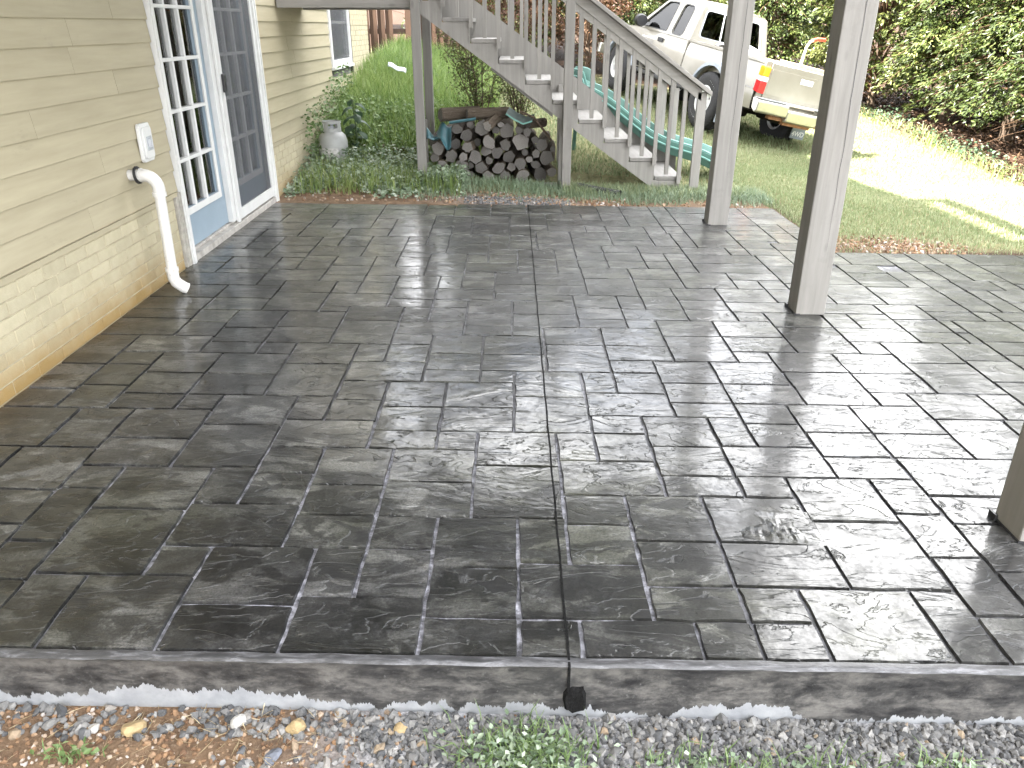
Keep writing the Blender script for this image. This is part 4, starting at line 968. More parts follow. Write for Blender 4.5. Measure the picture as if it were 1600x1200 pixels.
    def brick(y0, y1, z):
        ln = round(y1 - y0, 2)
        if ln < 0.03: return
        jit = rr.uniform(-0.0012, 0.0012)
        if cnt[0] < 298:
            if ln not in proto:
                m = MB()
                e = 0.0035
                a = [(0, 0, 0), (0, ln, 0), (0, ln, bh), (0, 0, bh)]
                f = [(0.0085, e, e), (0.0085, ln - e, e), (0.0085, ln - e, bh - e), (0.0085, e, bh - e)]
                m.add(a + f, [(4, 5, 6, 7), (0, 1, 5, 4), (1, 2, 6, 5), (2, 3, 7, 6), (3, 0, 4, 7)])
                proto[ln] = m.mesh('brick', M['brick'])
            cnt[0] += 1
            return inst('brick', proto[ln], house, (XW - 0.0115 + jit - house.location.x, y0 - house.location.y, z - house.location.z))
        rest.box((XW - 0.02, y0, z), (XW - 0.001 + jit, y1, z + bh))
    def course(ya, yb, z, off):
        y = ya - off
        while y < yb:
            p, q = max(y, ya), min(y + bl, yb)
            brick(p, q, z)
            y += bl + 0.005
    ztop = SB - 0.035
    for k in range(8):
        z = ztop - (k + 1) * cz
        if k == 7: z = ztop - 8 * cz
        course(2.4, DY0 - 0.09, z, 0.0 if k % 2 else 0.1)
    for k in range(8):
        z = ztop - (k + 1) * cz
        course(DY1 + 0.02, 9.4, z, 0.05 if k % 2 else 0.15)
    for k in range(26):
        course(WY1 + 0.075, EY1 - 0.01, 0.62 + k * cz, 0.0 if k % 2 else 0.1)
    cnt[0] = 999
    for k in range(8):
        z = ztop - (k + 1) * cz
        course(0.0, 2.39, z, 0.0 if k % 2 else 0.1); course(9.41, WY1 + 0.06, z, 0.0 if k % 2 else 0.1)
    for k in range(26, 100): course(WY1 + 0.075, EY1 - 0.01, 0.62 + k * cz, 0.0 if k % 2 else 0.1)
    for k in range(9): course(WY1 + 0.075, EY1 - 0.01, 0.62 - (k + 1) * cz, 0.0 if k % 2 else 0.1)
    tag(hpart(rest, 'brick', M['brick']), kind='stuff')
    co = MB()
    co.box((XW - 0.03, WY1 + 0.06, SB), (XW + 0.006, WY1 + 0.075, 8.2))
    hpart(co, 'corner_trim', M['dark'])
build_house()

def build_doors():
    # casing round the pair of doors, standing proud of the siding
    zt = 2.12
    c = MB()
    c.box((XW - 0.13, DY0, -0.005), (XW + 0.022, DY0 + 0.062, zt)); c.box((XW - 0.13, DY1 - 0.062, -0.005), (XW + 0.022, DY1, zt))
    c.box((XW - 0.13, DY0 + 0.062, zt - 0.065), (XW + 0.022, DY1 - 0.062, zt))
    c.box((XW + 0.0225, DY0 + 0.008, 0.0), (XW + 0.030, DY0 + 0.03, zt - 0.01)); c.box((XW + 0.0225, DY1 - 0.03, 0.0), (XW + 0.030, DY1 - 0.008, zt - 0.01))
    casing = hpart(c, 'door_casing', M['white'], bevel=0.003)
    w = MB()
    w.box((XW - 0.03, DY0 - 0.082, 0.0), (XW + 0.010, DY0 - 0.045, SB - 0.03)); w.box((XW - 0.03, DY0 - 0.042, 0.0), (XW + 0.014, DY0 - 0.003, SB - 0.01))
    hpart(w, 'door_casing', M['whitedirty'], bevel=0.002)
    sl = MB()
    sl.box((XW - 0.13, DY0 + 0.062, -0.02), (XW + 0.012, DY1 - 0.062, 0.045)); sl.box((XW - 0.13, DY0 + 0.062, 0.045), (XW - 0.035, DY1 - 0.062, 0.062))
    hpart(sl, 'door_sill', M['sill'], bevel=0.003)
    mid = 6.245
    mu = MB()
    mu.box((XW - 0.105, mid - 0.10, 0.063), (XW - 0.015, mid + 0.02, zt - 0.066))
    mu.box((XW - 0.0145, mid - 0.03, 0.046), (XW + 0.006, mid + 0.02, zt - 0.066))
    hpart(mu, 'door_post', M['white'], bevel=0.003)
    def leaf(y0, y1, lab):
        x1 = XW - 0.055; x0 = x1 - 0.044
        zb, z2 = 0.066, zt - 0.07
        ly0, ly1, lz0, lz1 = y0 + 0.13, y1 - 0.135, 0.33, z2 - 0.14
        if lab == 0: ly0 = y0 + 0.105
        m = MB()
        m.holed([(y0, zb), (y1, zb), (y1, z2), (y0, z2)], [[(ly0, lz0), (ly1, lz0), (ly1, lz1), (ly0, lz1)]], lambda a, b: (x1, a, b), (x0 - x1, 0, 0))
        lf = hpart(m, 'door_leaf', M['blue'])
        tag(lf, ['pale blue door leaf on the left with nothing over it', 'blue door leaf on the right behind an insect screen'][lab])
        fr = MB()
        e = 0.045
        fr.holed([(ly0 - e, lz0 - e), (ly1 + e, lz0 - e), (ly1 + e, lz1 + e), (ly0 - e, lz1 + e)], [[(ly0, lz0), (ly1, lz0), (ly1, lz1), (ly0, lz1)]], lambda a, b: (x1 + 0.013, a, b), (-0.0125, 0, 0))
        fr.build('glazing_frame', M['white'], lf, bevel=0.003)
        nc, nrw = 3, 5
        gw, gh = (ly1 - ly0) / nc, (lz1 - lz0) / nrw
        hb = 0.011
        for i in range(1, nc):
            b = MB(); b.prism([(x1 - 0.03, ly0 + gw * i - hb, lz0), (x1 + 0.002, ly0 + gw * i - hb, lz0), (x1 + 0.010, ly0 + gw * i, lz0), (x1 + 0.002, ly0 + gw * i + hb, lz0), (x1 - 0.03, ly0 + gw * i + hb, lz0)], (0, 0, lz1 - lz0))
            b.build('muntin', M['white'], lf)
        for j in range(1, nrw):
            b = MB(); b.box((x1 - 0.028, ly0, lz0 + gh * j - hb), (x1 + 0.0115, ly1, lz0 + gh * j + hb))
            b.build('muntin', M['white'], lf, bevel=0.002)
        for i in range(nc):
            for j in range(nrw):
                b = MB(); b.box((x1 - 0.024, ly0 + gw * i, lz0 + gh * j), (x1 - 0.020, ly0 + gw * (i + 1), lz0 + gh * (j + 1)))
                b.build('pane', M['glass'], lf)
        return lf
    leaf(DY0 + 0.064, mid - 0.102, 0)
    leaf(mid + 0.022, DY1 - 0.064, 1)
    # sliding insect screen over the right-hand leaf
    y0, y1 = mid + 0.012, DY1 - 0.063
    f = MB()
    x = XW - 0.012
    f.holed([(y0, 0.062), (y1, 0.062), (y1, zt - 0.067), (y0, zt - 0.067)], [[(y0 + 0.05, 0.14), (y1 - 0.045, 0.14), (y1 - 0.045, zt - 0.12), (y0 + 0.05, zt - 0.12)]], lambda a, b: (x + 0.018, a, b), (-0.024, 0, 0))
    sd = hpart(f, 'screen_door', M['white'])
    n = MB(); n.box((x + 0.004, y0 + 0.045, 0.135), (x + 0.0055, y1 - 0.04, zt - 0.115)); n.build('screen_mesh', M['screen'], sd)
    h = MB(); h.box((x + 0.0182, y0 + 0.012, 1.02), (x + 0.038, y0 + 0.037, 1.15)); h.box((x + 0.026, y0 + 0.037, 1.03), (x + 0.036, y0 + 0.06, 1.14)); h.build('handle', M['dark'], sd, bevel=0.003)
build_doors()

def build_window():
    c = MB()
    e = 0.075
    c.holed([(WY0 - 0.0, 0.98), (WY1, 0.98), (WY1, 2.05), (WY0, 2.05)], [[(WY0 + e, 0.98 + 0.11), (WY1 - e, 1.09), (WY1 - e, 1.98), (WY0 + e, 1.98)]], lambda a, b: (XW + 0.012, a, b), (-0.08, 0, 0))
    f = hpart(c, 'window', M['white'])
    g = MB(); g.box((XW - 0.050, WY0 + e, 1.09), (XW - 0.046, WY1 - e, 1.98)); g.build('pane', M['glass'], f)
    r = MB(); r.box((XW - 0.045, WY0 + e, 1.50), (XW - 0.015, WY1 - e, 1.535)); r.build('sash_rail', M['white'], f)
    s = MB(); s.box((XW + 0.0125, WY0 - 0.0, 0.985), (XW + 0.035, WY1, 1.02)); s.build('sill', M['white'], f)
    m = MB(); m.box((XW - 0.012, WY0 + e, 1.09), (XW - 0.010, WY1 - e, 1.98)); m.build('screen_mesh', M['screen'], f)
build_window()

def build_box():
    t = thing('electrical_box', 'white outdoor switch box with grey covers screwed to the cream siding', 'electrical box', (XW, 4.80, 0.85))
    w, h = 0.072, 0.108
    b = MB()
    oct_ = [(-w + 0.012, -h), (w - 0.012, -h), (w, -h + 0.018), (w, h - 0.018), (w - 0.012, h), (-w + 0.012, h), (-w, h - 0.018), (-w, -h + 0.018)]
    b.prism([(0.0, y, z) for y, z in oct_], (0.022, 0, 0))
    b.build('back_plate', M['white'], t, bevel=0.003)
    c = MB(); c.prism([(0.0222, y * 0.78, z * 0.82) for y, z in oct_], (0.012, 0, 0)); c.build('face_plate', M['white'], t, bevel=0.003)
    g = MB(); g.box((0.0344, -0.030, -0.044), (0.040, 0.034, 0.036)); g.build('switch_cover', M['greyplastic'], t, bevel=0.002)
    for y in (-0.012, 0.016):
        s = MB(); s.lathe([(0.011, 0), (0.011, 0.006), (0.004, 0.008)], 12, Matrix.Translation((0.0402, y, -0.004)) @ Matrix.Rotation(R(90), 4, 'Y') @ Matrix.Scale(2.2, 4, (1, 0, 0))); s.build('switch_lever', M['greyframe'], t)
build_box()

def build_pipe():
    t = thing('drain_pipe', 'white plastic drain pipe bending out of the siding down to the patio', 'pipe', (XW, 4.56, 0.70))
    r = 0.030
    def bend(c, a0, a1, rad, ax):
        out = []
        for i in range(7):
            a = R(a0 + (a1 - a0) * i / 6)
            out.append((c[0] + rad * math.cos(a), c[1], c[2] + rad * math.sin(a)))
        return out
    x0 = 0.125; y = -0.01
    b = MB()
    b.tube([(-0.03, 0, 0.0), (0.06, 0, 0.0)], r, 20)
    b.build('wall_stub', M['pvc'], t, True)
    e = MB(); e.tube([(0.058, 0, 0)] + bend((0.075, y * 0.5, -0.075), 90, 0, 0.075, 0) + [(0.15, y, -0.115)], r + 0.005, 20)
    e.tube([(0.056, 0, 0), (0.066, 0, 0)], r + 0.009, 20); e.tube([(0.15, y, -0.095), (0.15, y, -0.118)], r + 0.009, 20)
    e.build('upper_elbow', M['pvc'], t, True)
    s = MB(); s.tube([(0.15, y, -0.11), (0.145, -0.02, -0.56)], r, 20); s.build('downpipe', M['pvc'], t, True)
    k = MB(); k.tube([(0.145, -0.02, -0.545), (0.145, -0.02, -0.605), (0.155, -0.015, -0.635), (0.185, 0.0, -0.668), (0.205, 0.01, -0.682)], r + 0.0045, 20)
    k.tube([(0.1452, -0.02, -0.54), (0.145, -0.02, -0.562)], r + 0.008, 20)
    k.build('outlet_elbow', M['pvc'], t, True)
    d = MB(); d.lathe([(r + 0.006, 0), (r + 0.020, 0), (r + 0.020, 0.010), (r + 0.006, 0.010)], 24, Matrix.Translation((0.036, 0, 0)) @ Matrix.Rotation(R(84), 4, 'Y'), closed=True)
    d.build('rubber_ring', M['dark'], t, True)
build_pipe()

# ================================================================== DECK OVER THE PATIO
def build_deck():
    deck = thing('raised_deck', 'grey wooden deck on square posts standing on the dark patio', 'deck', (1.74, 4.37, -0.05))
    inv = Matrix.Translation(-Vector(deck.location))
    def dp(mb, name, mats, parent=None, bevel=0.0):
        o = mb.build(name, mats, parent or deck, False, bevel)
        if parent is None: o.matrix_parent_inverse = inv
        return o
    for i, (y, top) in enumerate(((4.30, 2.40), (6.545, 2.40), (2.09, 2.40))):
        x0, x1 = 1.655, 1.825
        zb = slab_z(1.74) - 0.004
        b = MB()
        lean = 0.02 if i == 1 else 0.0
        # a sawn post with slightly uneven faces
        n = 8
        for k in range(n + 1):
            t = k / n
            z = zb + (top - zb) * t
            w = 0.0015
            o = len(b.v)
            b.v += [(x0 + lean * t + rng.uniform(-w, w), y + rng.uniform(-w, w), z), (x1 + lean * t + rng.uniform(-w, w), y + rng.uniform(-w, w), z), (x1 + lean * t + rng.uniform(-w, w), y + 0.15, z), (x0 + lean * t + rng.uniform(-w, w), y + 0.15, z)]
            if k:
                for q in range(4):
                    b.f.append((o - 4 + q, o - 4 + (q + 1) % 4, o + (q + 1) % 4, o + q)); b.mi.append(0)
        b.f += [(3, 2, 1, 0), tuple(len(b.v) - 4 + q for q in range(4))]; b.mi += [0, 0]
        p = dp(b, 'post', M['gwood'], bevel=0.006)
        k = MB()
        k.box((x0 - 0.006, y - 0.003, zb), (x0 + 0.025, y + 0.158, zb + 0.010))
        k.box((x0 - 0.012, y + 0.125, zb), (x0 - 0.003, y + 0.163, zb + 0.026))
        k.build('post_shim', M['dark'], p)
        # drying crack down the face
        c = MB()
        pts = []; z = zb + 0.35
        xx = x0 + 0.115
        while z < top - 0.2:
            pts.append((xx, y, z)); z += 0.06; xx += rng.uniform(-0.003, 0.003)
        vs = []
        for j, q in enumerate(pts):
            ww = 0.0016 * math.sin(math.pi * (j + 0.5) / len(pts))
            vs += [(q[0] - ww + lean * j / len(pts), y - 0.0022, q[2]), (q[0] + ww + lean * j / len(pts), y - 0.0022, q[2])]
        c.add(vs, [(2 * j, 2 * j + 1, 2 * j + 3, 2 * j + 2) for j in range(len(pts) - 1)])
        c.build('drying_crack', M['dark'], p)
    ya, yb = 1.75, 6.72
    for x in (1.70, 1.745):
        b = MB(); b.box((x, ya, 2.40), (x + 0.04, yb, 2.60)); dp(b, 'beam', M['joist'])
    yy = ya + 0.05
    while yy < yb:
        b = MB(); b.box((XW + 0.01, yy, 2.6005), (1.90, yy + 0.04, 2.76)); dp(b, 'joist', M['joist']); yy += 0.406
    b = MB(); b.box((1.901, ya, 2.60), (1.94, yb, 2.76)); b.box((XW + 0.01, yb + 0.001, 2.60), (1.94, yb + 0.04, 2.76)); b.box((XW + 0.01, ya - 0.04, 2.60), (1.94, ya - 0.001, 2.76))
    dp(b, 'rim_board', M['gwood'])
    b = MB()
    yy = ya - 0.04
    while yy < yb:
        b.box((XW + 0.01, yy, 2.7605), (1.96, yy + 0.136, 2.795)); yy += 0.141
    tag(dp(b, 'deck_board', M['gwoodx']), kind='stuff')
    # railing: posts, rails and balusters, standing above the frame
    b = MB()
    for y in (1.72, 3.4, 5.05, 6.68): b.box((1.86, y, 2.796), (1.95, y + 0.09, 3.68))
    for x in (-2.05, -0.8, 0.5): b.box((x, 6.68, 2.796), (x + 0.09, 6.77, 3.68))
    dp(b, 'rail_post', M['gwood'])
    b = MB(); b.box((1.84, 1.70, 3.6805), (1.98, 6.80, 3.72)); b.box((XW + 0.02, 6.66, 3.6805), (1.838, 6.80, 3.72)); b.box((1.885, 1.82, 3.56), (1.925, 6.67, 3.65)); b.box((XW + 0.02, 6.705, 3.56), (1.85, 6.745, 3.65))
    dp(b, 'handrail', M['gwood'])
    b = MB()
    y = 1.9
    while y < 6.6:
        b.box((1.927, y, 2.80), (1.962, y + 0.036, 3.65)); y += 0.13
    x = -2.0
    while x < 1.8:
        b.box((x, 6.747, 2.80), (x + 0.036, 6.782, 3.65)); x += 0.13
    tag(dp(b, 'baluster', M['gwood']), kind='stuff')
build_deck()

# ================================================================== STAIRS
def build_stairs():
    st = thing('deck_staircase', 'grey wooden staircase with slatted railings coming down beside the woodpile', 'staircase', (1.0, 8.4, 0.0))
    inv = Matrix.Translation(-Vector(st.location))
    def sp(mb, name, mats, bevel=0.0):
        o = mb.build(name, mats, st, False, bevel); o.matrix_parent_inverse = inv
        return o
    y0, y1 = 8.0, 9.0                       # near and far stringer faces
    sb = lambda x: 0.985 - 0.695 * x        # underside of the near stringer
    rise, run = 0.181, 0.2605
    nose0 = 1.70                            # nosing of the lowest tread
    steps = []
    for k in range(10):
        steps.append((nose0 - run * k, 0.10 + rise * k))   # nosing x, top z
    # near stringer, notched under the treads
    top = []
    for (x, z) in steps:
        top += [(x - 0.012, z - 0.04 - rise), (x - 0.012, z - 0.04)]
    prof = [(1.48, -0.06), (1.688, -0.06)] + top[1:]
    xl = -0.87
    prof += [(xl, top[-1][1]), (xl, sb(xl))]
    b = MB(); b.prism([(x, y0, z) for x, z in prof], (0, 0.04, 0)); sp(b, 'stringer', M['gwood'])
    # far stringer: a plain plank standing above the treads
    fb = lambda x: 1.02 - 0.695 * x
    ft = lambda x: 1.02 + 0.43 - 0.695 * x
    b = MB(); b.prism([(1.56, y1, -0.05), (1.84, y1, -0.05), (1.84, y1, ft(1.84)), (xl, y1, ft(xl)), (xl, y1, fb(xl))], (0, 0.04, 0)); sp(b, 'stringer', M['gwood'])
    # spare plank nailed along the underside
    b = MB(); b.prism([(-0.20, y0 + 0.0405, sb(-0.20) - 0.03), (0.40, y0 + 0.0405, sb(0.40) - 0.045), (0.40, y0 + 0.0405, sb(0.40) + 0.09), (-0.20, y0 + 0.0405, sb(-0.2) + 0.09)], (0, 0.038, 0)); sp(b, 'stringer_cleat', M['gwood'])
    for (x, z) in steps[:-1]:
        b = MB(); b.box((x - 0.262, y0 + 0.003, z - 0.036), (x + 0.010, y1 - 0.002, z)); sp(b, 'tread', M['tread'], 0.004)
    # tall posts carrying the flight
    for (x, y, z0, w, t) in ((0.495, 7.905, -0.06, 0.088, 3.9), (-0.935, 7.905, -0.03, 0.085, 3.9), (-0.945, 8.96, 0.0, 0.088, 1.62), (0.50, 8.955, -0.04, 0.088, 0.9)):
        b = MB(); b.box((x, y, z0), (x + w, y + 0.088, t)); sp(b, 'post', M['gwood'], 0.004)
    b = MB(); b.box((0.468, 8.10, 0.0), (0.508, 8.19, 0.72)); sp(b, 'brace', M['gwood'], 0.003)
    b = MB(); b.box((1.787, 7.955, -0.08), (1.876, 7.998, 0.90)); sp(b, 'post', M['gwood'], 0.003)
    b = MB(); b.box((1.735, 9.042, -0.12), (1.825, 9.082, 0.86)); sp(b, 'post', M['gwood'], 0.003)
    b = MB(); b.box((1.60, 9.042, -0.12), (1.69, 9.082, 0.95)); sp(b, 'post', M['gwood'], 0.003)
    # handrails: flat cap over an upright board, both sides
    cap = lambda x: 2.185 - 0.69 * x
    for (ya, xr, yo) in ((7.955, 1.915, 0.0), (9.005, 1.87, 0.0)):
        b = MB(); b.prism([(-0.95, ya - 0.045, cap(-0.95)), (xr, ya - 0.045, cap(xr)), (xr, ya - 0.045, cap(xr) + 0.044), (-0.95, ya - 0.045, cap(-0.95) + 0.044)], (0, 0.135, 0)); sp(b, 'handrail_cap', M['gwoodx'], 0.004)
        b = MB(); b.prism([(-0.95, ya, cap(-0.95) - 0.112), (xr - 0.09, ya, cap(xr - 0.09) - 0.112), (xr - 0.09, ya, cap(xr - 0.09) - 0.002), (-0.95, ya, cap(-0.95) - 0.002)], (0, 0.038, 0)); sp(b, 'handrail_board', M['gwoodx'], 0.003)
    xs = []
    x = 1.655
    while x > -0.84:
        xs.append(x); x -= 0.1285
    for x in xs:
        if 0.46 < x < 0.59: continue
        xw = 0.0365
        yb = y0 - 0.0365
        zb_, zt_ = sb(x) + 0.185, cap(x + 0.018) - 0.016
        bz = 0.014
        b = MB()
        b.prism([(x, yb, zb_ + bz), (x + xw, yb, zb_ + bz), (x + xw, yb + 0.0363, zb_), (x + xw, yb + 0.0363, zt_), (x + xw, yb, zt_ - 0.012), (x, yb, zt_ - 0.012)][0:2] + [(x + xw, yb, zt_ - 0.02), (x, yb, zt_ + 0.006)], (0, 0.0363, 0))
        o = sp(b, 'baluster', M['gwood'])
        if x < 1.70:
            b = MB(); zb2, zt2 = fb(x) + 0.20, cap(x) - 0.03
            b.box((x - 0.03, y1 + 0.0405, zb2), (x + 0.0065, y1 + 0.076, zt2)); sp(b, 'baluster', M['gwood'])
    # landing at the head of the flight, carried on the house wall
    for yy in (y0, y1):
        b = MB(); b.box((XW + 0.012, yy, 1.63), (-0.936, yy + 0.04, 1.83)); sp(b, 'landing_beam', M['gwoodx'], 0.003)
    for y in np.arange(y0 + 0.041, y1 - 0.1, 0.141):
        b = MB(); b.box((XW + 0.012, y, 1.832), (-0.64, y + 0.136, 1.868)); sp(b, 'landing_board', M['gwoodx'])
build_stairs()

# ================================================================== PICKUP TRUCK
def build_truck():
    Rr = Vector((3.41, 12.25, 0.02))
    f = Vector((-0.98, 2.86, 0.36)).normalized()
    r = Vector((0.93, 0.32, -0.20)); r = (r - f * r.dot(f)).normalized()
    l = -r; u = f.cross(l)
    t = thing('pickup_truck', 'cream pickup truck with open-backed bed parked on the lawn beyond the stairs', 'truck')
    t.matrix_world = Matrix(((f.x, l.x, u.x, Rr.x), (f.y, l.y, u.y, Rr.y), (f.z, l.z, u.z, Rr.z), (0, 0, 0, 1))) @ Matrix.Scale(0.94, 4)
    HW = 0.80
    def arch(x):
        z = 0.47
        for cx in (0.0, 3.1):
            d = abs(x - cx)
            if d < 0.50: z = max(z, 0.36 + math.sqrt(max(0.0, 0.50 ** 2 - d * d)))
        return z
    def ywid(z, x):
        w = HW - 0.030 * abs((z - 0.78) / 0.35) ** 2
        if z > 0.92: w -= 0.02 * (z - 0.92) / 0.2
        if x > 3.4: w -= 0.12 * ((x - 3.4) / 0.65) ** 2
        return w
    def side(mb, s, x0, x1, ztop, n, shell=True):
        m = 8
        def fn(a, b, off=0.0):
            x = x0 + (x1 - x0) * a
            zb = arch(x); zt = ztop(x)
            z = zb + (zt - zb) * b
            return Vector((x, s * (ywid(z, x) - off), z))
        mb.grid(lambda a, b: fn(a, b), n, m)
        # turned-in lower lip
        vs = []
        for i in range(n + 1):
            p = fn(i / n, 0); vs += [p, p + Vector((0, -s * 0.06, 0.004))]
        mb.add(vs, [(2 * i, 2 * i + 2, 2 * i + 3, 2 * i + 1) for i in range(n)])
    # --- bed
    bed = MB()
    bt = lambda x: 1.115
    for s in (1, -1):
        side(bed, s, -1.10, 0.955, bt, 48)
        # top rail, inner wall, rear corner post
        bed.box((-1.10, min(s * 0.715, s * 0.782), 1.085), (0.955, max(s * 0.715, s * 0.782), 1.128))
        bed.box((-1.08, min(s * 0.705, s * 0.714), 0.62), (0.955, max(s * 0.705, s * 0.714), 1.086))
        bed.box((-1.135, min(s * 0.672, s * 0.77), 0.56), (-1.095, max(s * 0.672, s * 0.77), 1.125))
    bed.box((-1.09, -0.705, 0.58), (0.955, 0.705, 0.62)); bed.box((0.915, -0.705, 0.62), (0.955, 0.705, 1.10))
    o = bed.build('bed', M['paint'], t, True, 0.006)
    sm = MB()
    for s in (1, -1): sm.box((-1.06, min(s * 0.794, s * 0.801), 0.735), (-0.78, max(s * 0.794, s * 0.801), 0.752))
    sm.build('side_marker', M['greyprint'], o)
    # --- tailgate
    tg = MB(); tg.box((-1.150, -0.665, 0.645), (-1.105, 0.665, 1.115)); tg.box((-1.155, -0.64, 0.70), (-1.1505, 0.64, 1.04))
    g = tg.build('tailgate', M['paint'], t, False, 0.010)
    h = MB(); h.box((-1.163, -0.11, 0.93), (-1.1555, 0.11, 1.0)); h.build('handle', M['greyframe'], g, bevel=0.004)
    # --- tail lights, amber over clear over red
    for s in (1, -1):
        tl = MB()
        yo, yi = s * 0.812, s * 0.672
        tl.prism([(-1.166, yi, 0.70), (-1.155, yo - s * 0.03, 0.70), (-1.08, yo, 0.72), (-1.08, yi, 0.70)], (0, 0, 0.155)); a = tl.build('tail_light', M['red'], t, False, 0.010)
        c = MB(); c.prism([(-1.164, yi, 0.858), (-1.153, yo - s * 0.03, 0.858), (-1.08, yo - s * 0.004, 0.858), (-1.08, yi, 0.858)], (0, 0, 0.062)); c.build('lens', M['clearlens'], a, False, 0.006)
        m = MB(); m.prism([(-1.160, yi, 0.922), (-1.145, yo - s * 0.04, 0.922), (-1.07, yo - s * 0.008, 0.922), (-1.07, yi, 0.922)], (0, 0, 0.135)); m.build('lens', M['amber'], a, False, 0.014)
    # --- rear bumper
    b = MB()
    pr = [(-1.175, 0.645), (-1.325, 0.635), (-1.345, 0.60), (-1.335, 0.48), (-1.29, 0.455), (-1.20, 0.50)]
    b.prism([(x, 0.83, z) for x, z in pr], (0, -0.55, 0)); b.prism([(x, -0.28, z) for x, z in pr], (0, -0.55, 0))
    b.prism([(x, 0.2795, z - 0.055) for x, z in pr], (0, -0.559, 0))
    bp = b.build('rear_bumper', M['chrome'], t, False, 0.016)
    p = MB(); p.box((-1.32, -0.81, 0.6465), (-1.185, 0.81, 0.654)); p.build('step_pad', M['greyplastic'], bp)
    hb = MB(); hb.box((-1.26, -0.25, 0.36), (-1.18, 0.25, 0.415)); hb.box((-1.24, -0.5, 0.40), (-1.16, 0.5, 0.45)); hb.build('hitch_bar', M['rust'], t, False, 0.004)
    # --- cab
    cab = MB()
    beltz = lambda x: 1.10 + 0.03 * (x - 1) * 0.2
    for s in (1, -1):
        side(cab, s, 0.985, 2.80, lambda x: 1.115, 44)
    yf = lambda z: 0.778 - 0.17 * max(0, (z - 1.10)) / 0.58 - 0.0 * z
    gl = []
    so = [(0.985, 1.10), (2.86, 1.10), (2.20, 1.64), (2.05, 1.685), (1.17, 1.685), (1.07, 1.64)]
    def rnd_quad(q, rr=0.05, k=4):
        out = []
        n = len(q)
        for i in range(n):
            p0, p1, p2 = (Vector(q[i - 1]), Vector(q[i]), Vector(q[(i + 1) % n]))
            a = p1 + (p0 - p1).normalized() * rr; c = p1 + (p2 - p1).normalized() * rr
            for j in range(k + 1):
                w = j / k
                v = a * (1 - w) ** 2 + p1 * 2 * w * (1 - w) + c * w * w
                out.append((v.x, v.y))
        return out
    dw = rnd_quad([(1.80, 1.145), (2.68, 1.145), (2.17, 1.585), (1.845, 1.60)], 0.04)
    qw = rnd_quad([(1.26, 1.135), (1.63, 1.135), (1.655, 1.60), (1.32, 1.59)], 0.09)
    for s in (1, -1):
        cab.holed(so, [dw, qw], lambda a, c, s=s: (a, s * yf(c), c), (0, -s * 0.035, 0))
    # rear wall with its window, windscreen surround
    xr = lambda z: 0.985 + 0.15 * (z - 1.10) / 0.58
    rw = rnd_quad([(-0.60, 1.19), (0.60, 1.19), (0.52, 1.58), (-0.52, 1.58)], 0.06)
    ro = [(-0.776, 1.10), (0.776, 1.10), (0.635, 1.60), (0.59, 1.685), (-0.59, 1.685), (-0.635, 1.60)]
    cab.holed(ro, [rw], lambda a, c: (xr(c), a, c), (0.03, 0, 0))
    cab.box((0.985, -0.79, 0.50), (1.01, 0.79, 1.10))
    xf = lambda z: 2.86 - 0.80 * (z - 1.10) / 0.585
    fw = rnd_quad([(-0.70, 1.15), (0.70, 1.15), (0.57, 1.63), (-0.57, 1.63)], 0.05)
    cab.holed([(-0.776, 1.10), (0.776, 1.10), (0.608, 1.685), (-0.608, 1.685)], [fw], lambda a, c: (xf(c), a, c), (-0.03, 0, 0))
    def roof(a, c):
        x = 1.135 + 0.925 * a; y = (c * 2 - 1)
        yy = y * 0.61
        z = 1.684 + 0.05 * (1 - abs(y) ** 3) * min(1, 6 * a + 0.15) * min(1, 6 * (1 - a) + 0.2)
        return Vector((x, yy, z))
    cab.grid(roof, 14, 14)
    cb = cab.build('cab', M['paint'], t, True)
    for s in (1, -1):
        for w, nm in ((dw, 'side_window'), (qw, 'side_window')):
            g = MB(); g.holed(w, [], lambda a, c, s=s: (a, s * (yf(c) - 0.018), c), (0, -s * 0.004, 0)); g.build(nm, M['carglass'], cb)
            e = MB()
            big = [((a - sum(q[0] for q in w) / len(w)) * 1.045 + sum(q[0] for q in w) / len(w), (c - sum(q[1] for q in w) / len(w)) * 1.06 + sum(q[1] for q in w) / len(w)) for a, c in w]
            e.holed(big, [w], lambda a, c, s=s: (a, s * (yf(c) + 0.004), c), (0, -s * 0.012, 0)); e.build('window_seal', M['dark'], cb)
    g = MB(); g.holed(rw, [], lambda a, c: (xr(c) + 0.012, a, c), (0.004, 0, 0)); rg = g.build('rear_window', M['carglass'], cb)
    e = MB()
    for y in (-0.20, 0.20): e.prism([(xr(1.19) + 0.004, y - 0.011, 1.19), (xr(1.58) + 0.004, y * 0.95 - 0.011, 1.58), (xr(1.58) + 0.004, y * 0.95 + 0.011, 1.58), (xr(1.19) + 0.004, y + 0.011, 1.19)], (-0.006, 0, 0))
    e.holed([(a * 1.05, (c - 1.385) * 1.07 + 1.385) for a, c in rw], [rw], lambda a, c: (xr(c) - 0.006, a, c), (0.012, 0, 0))
    e.build('window_seal', M['greyplastic'], cb)
    g = MB(); g.holed(fw, [], lambda a, c: (xf(c) - 0.01, a, c), (-0.004, 0, 0)); g.build('windscreen', M['carglass'], cb)
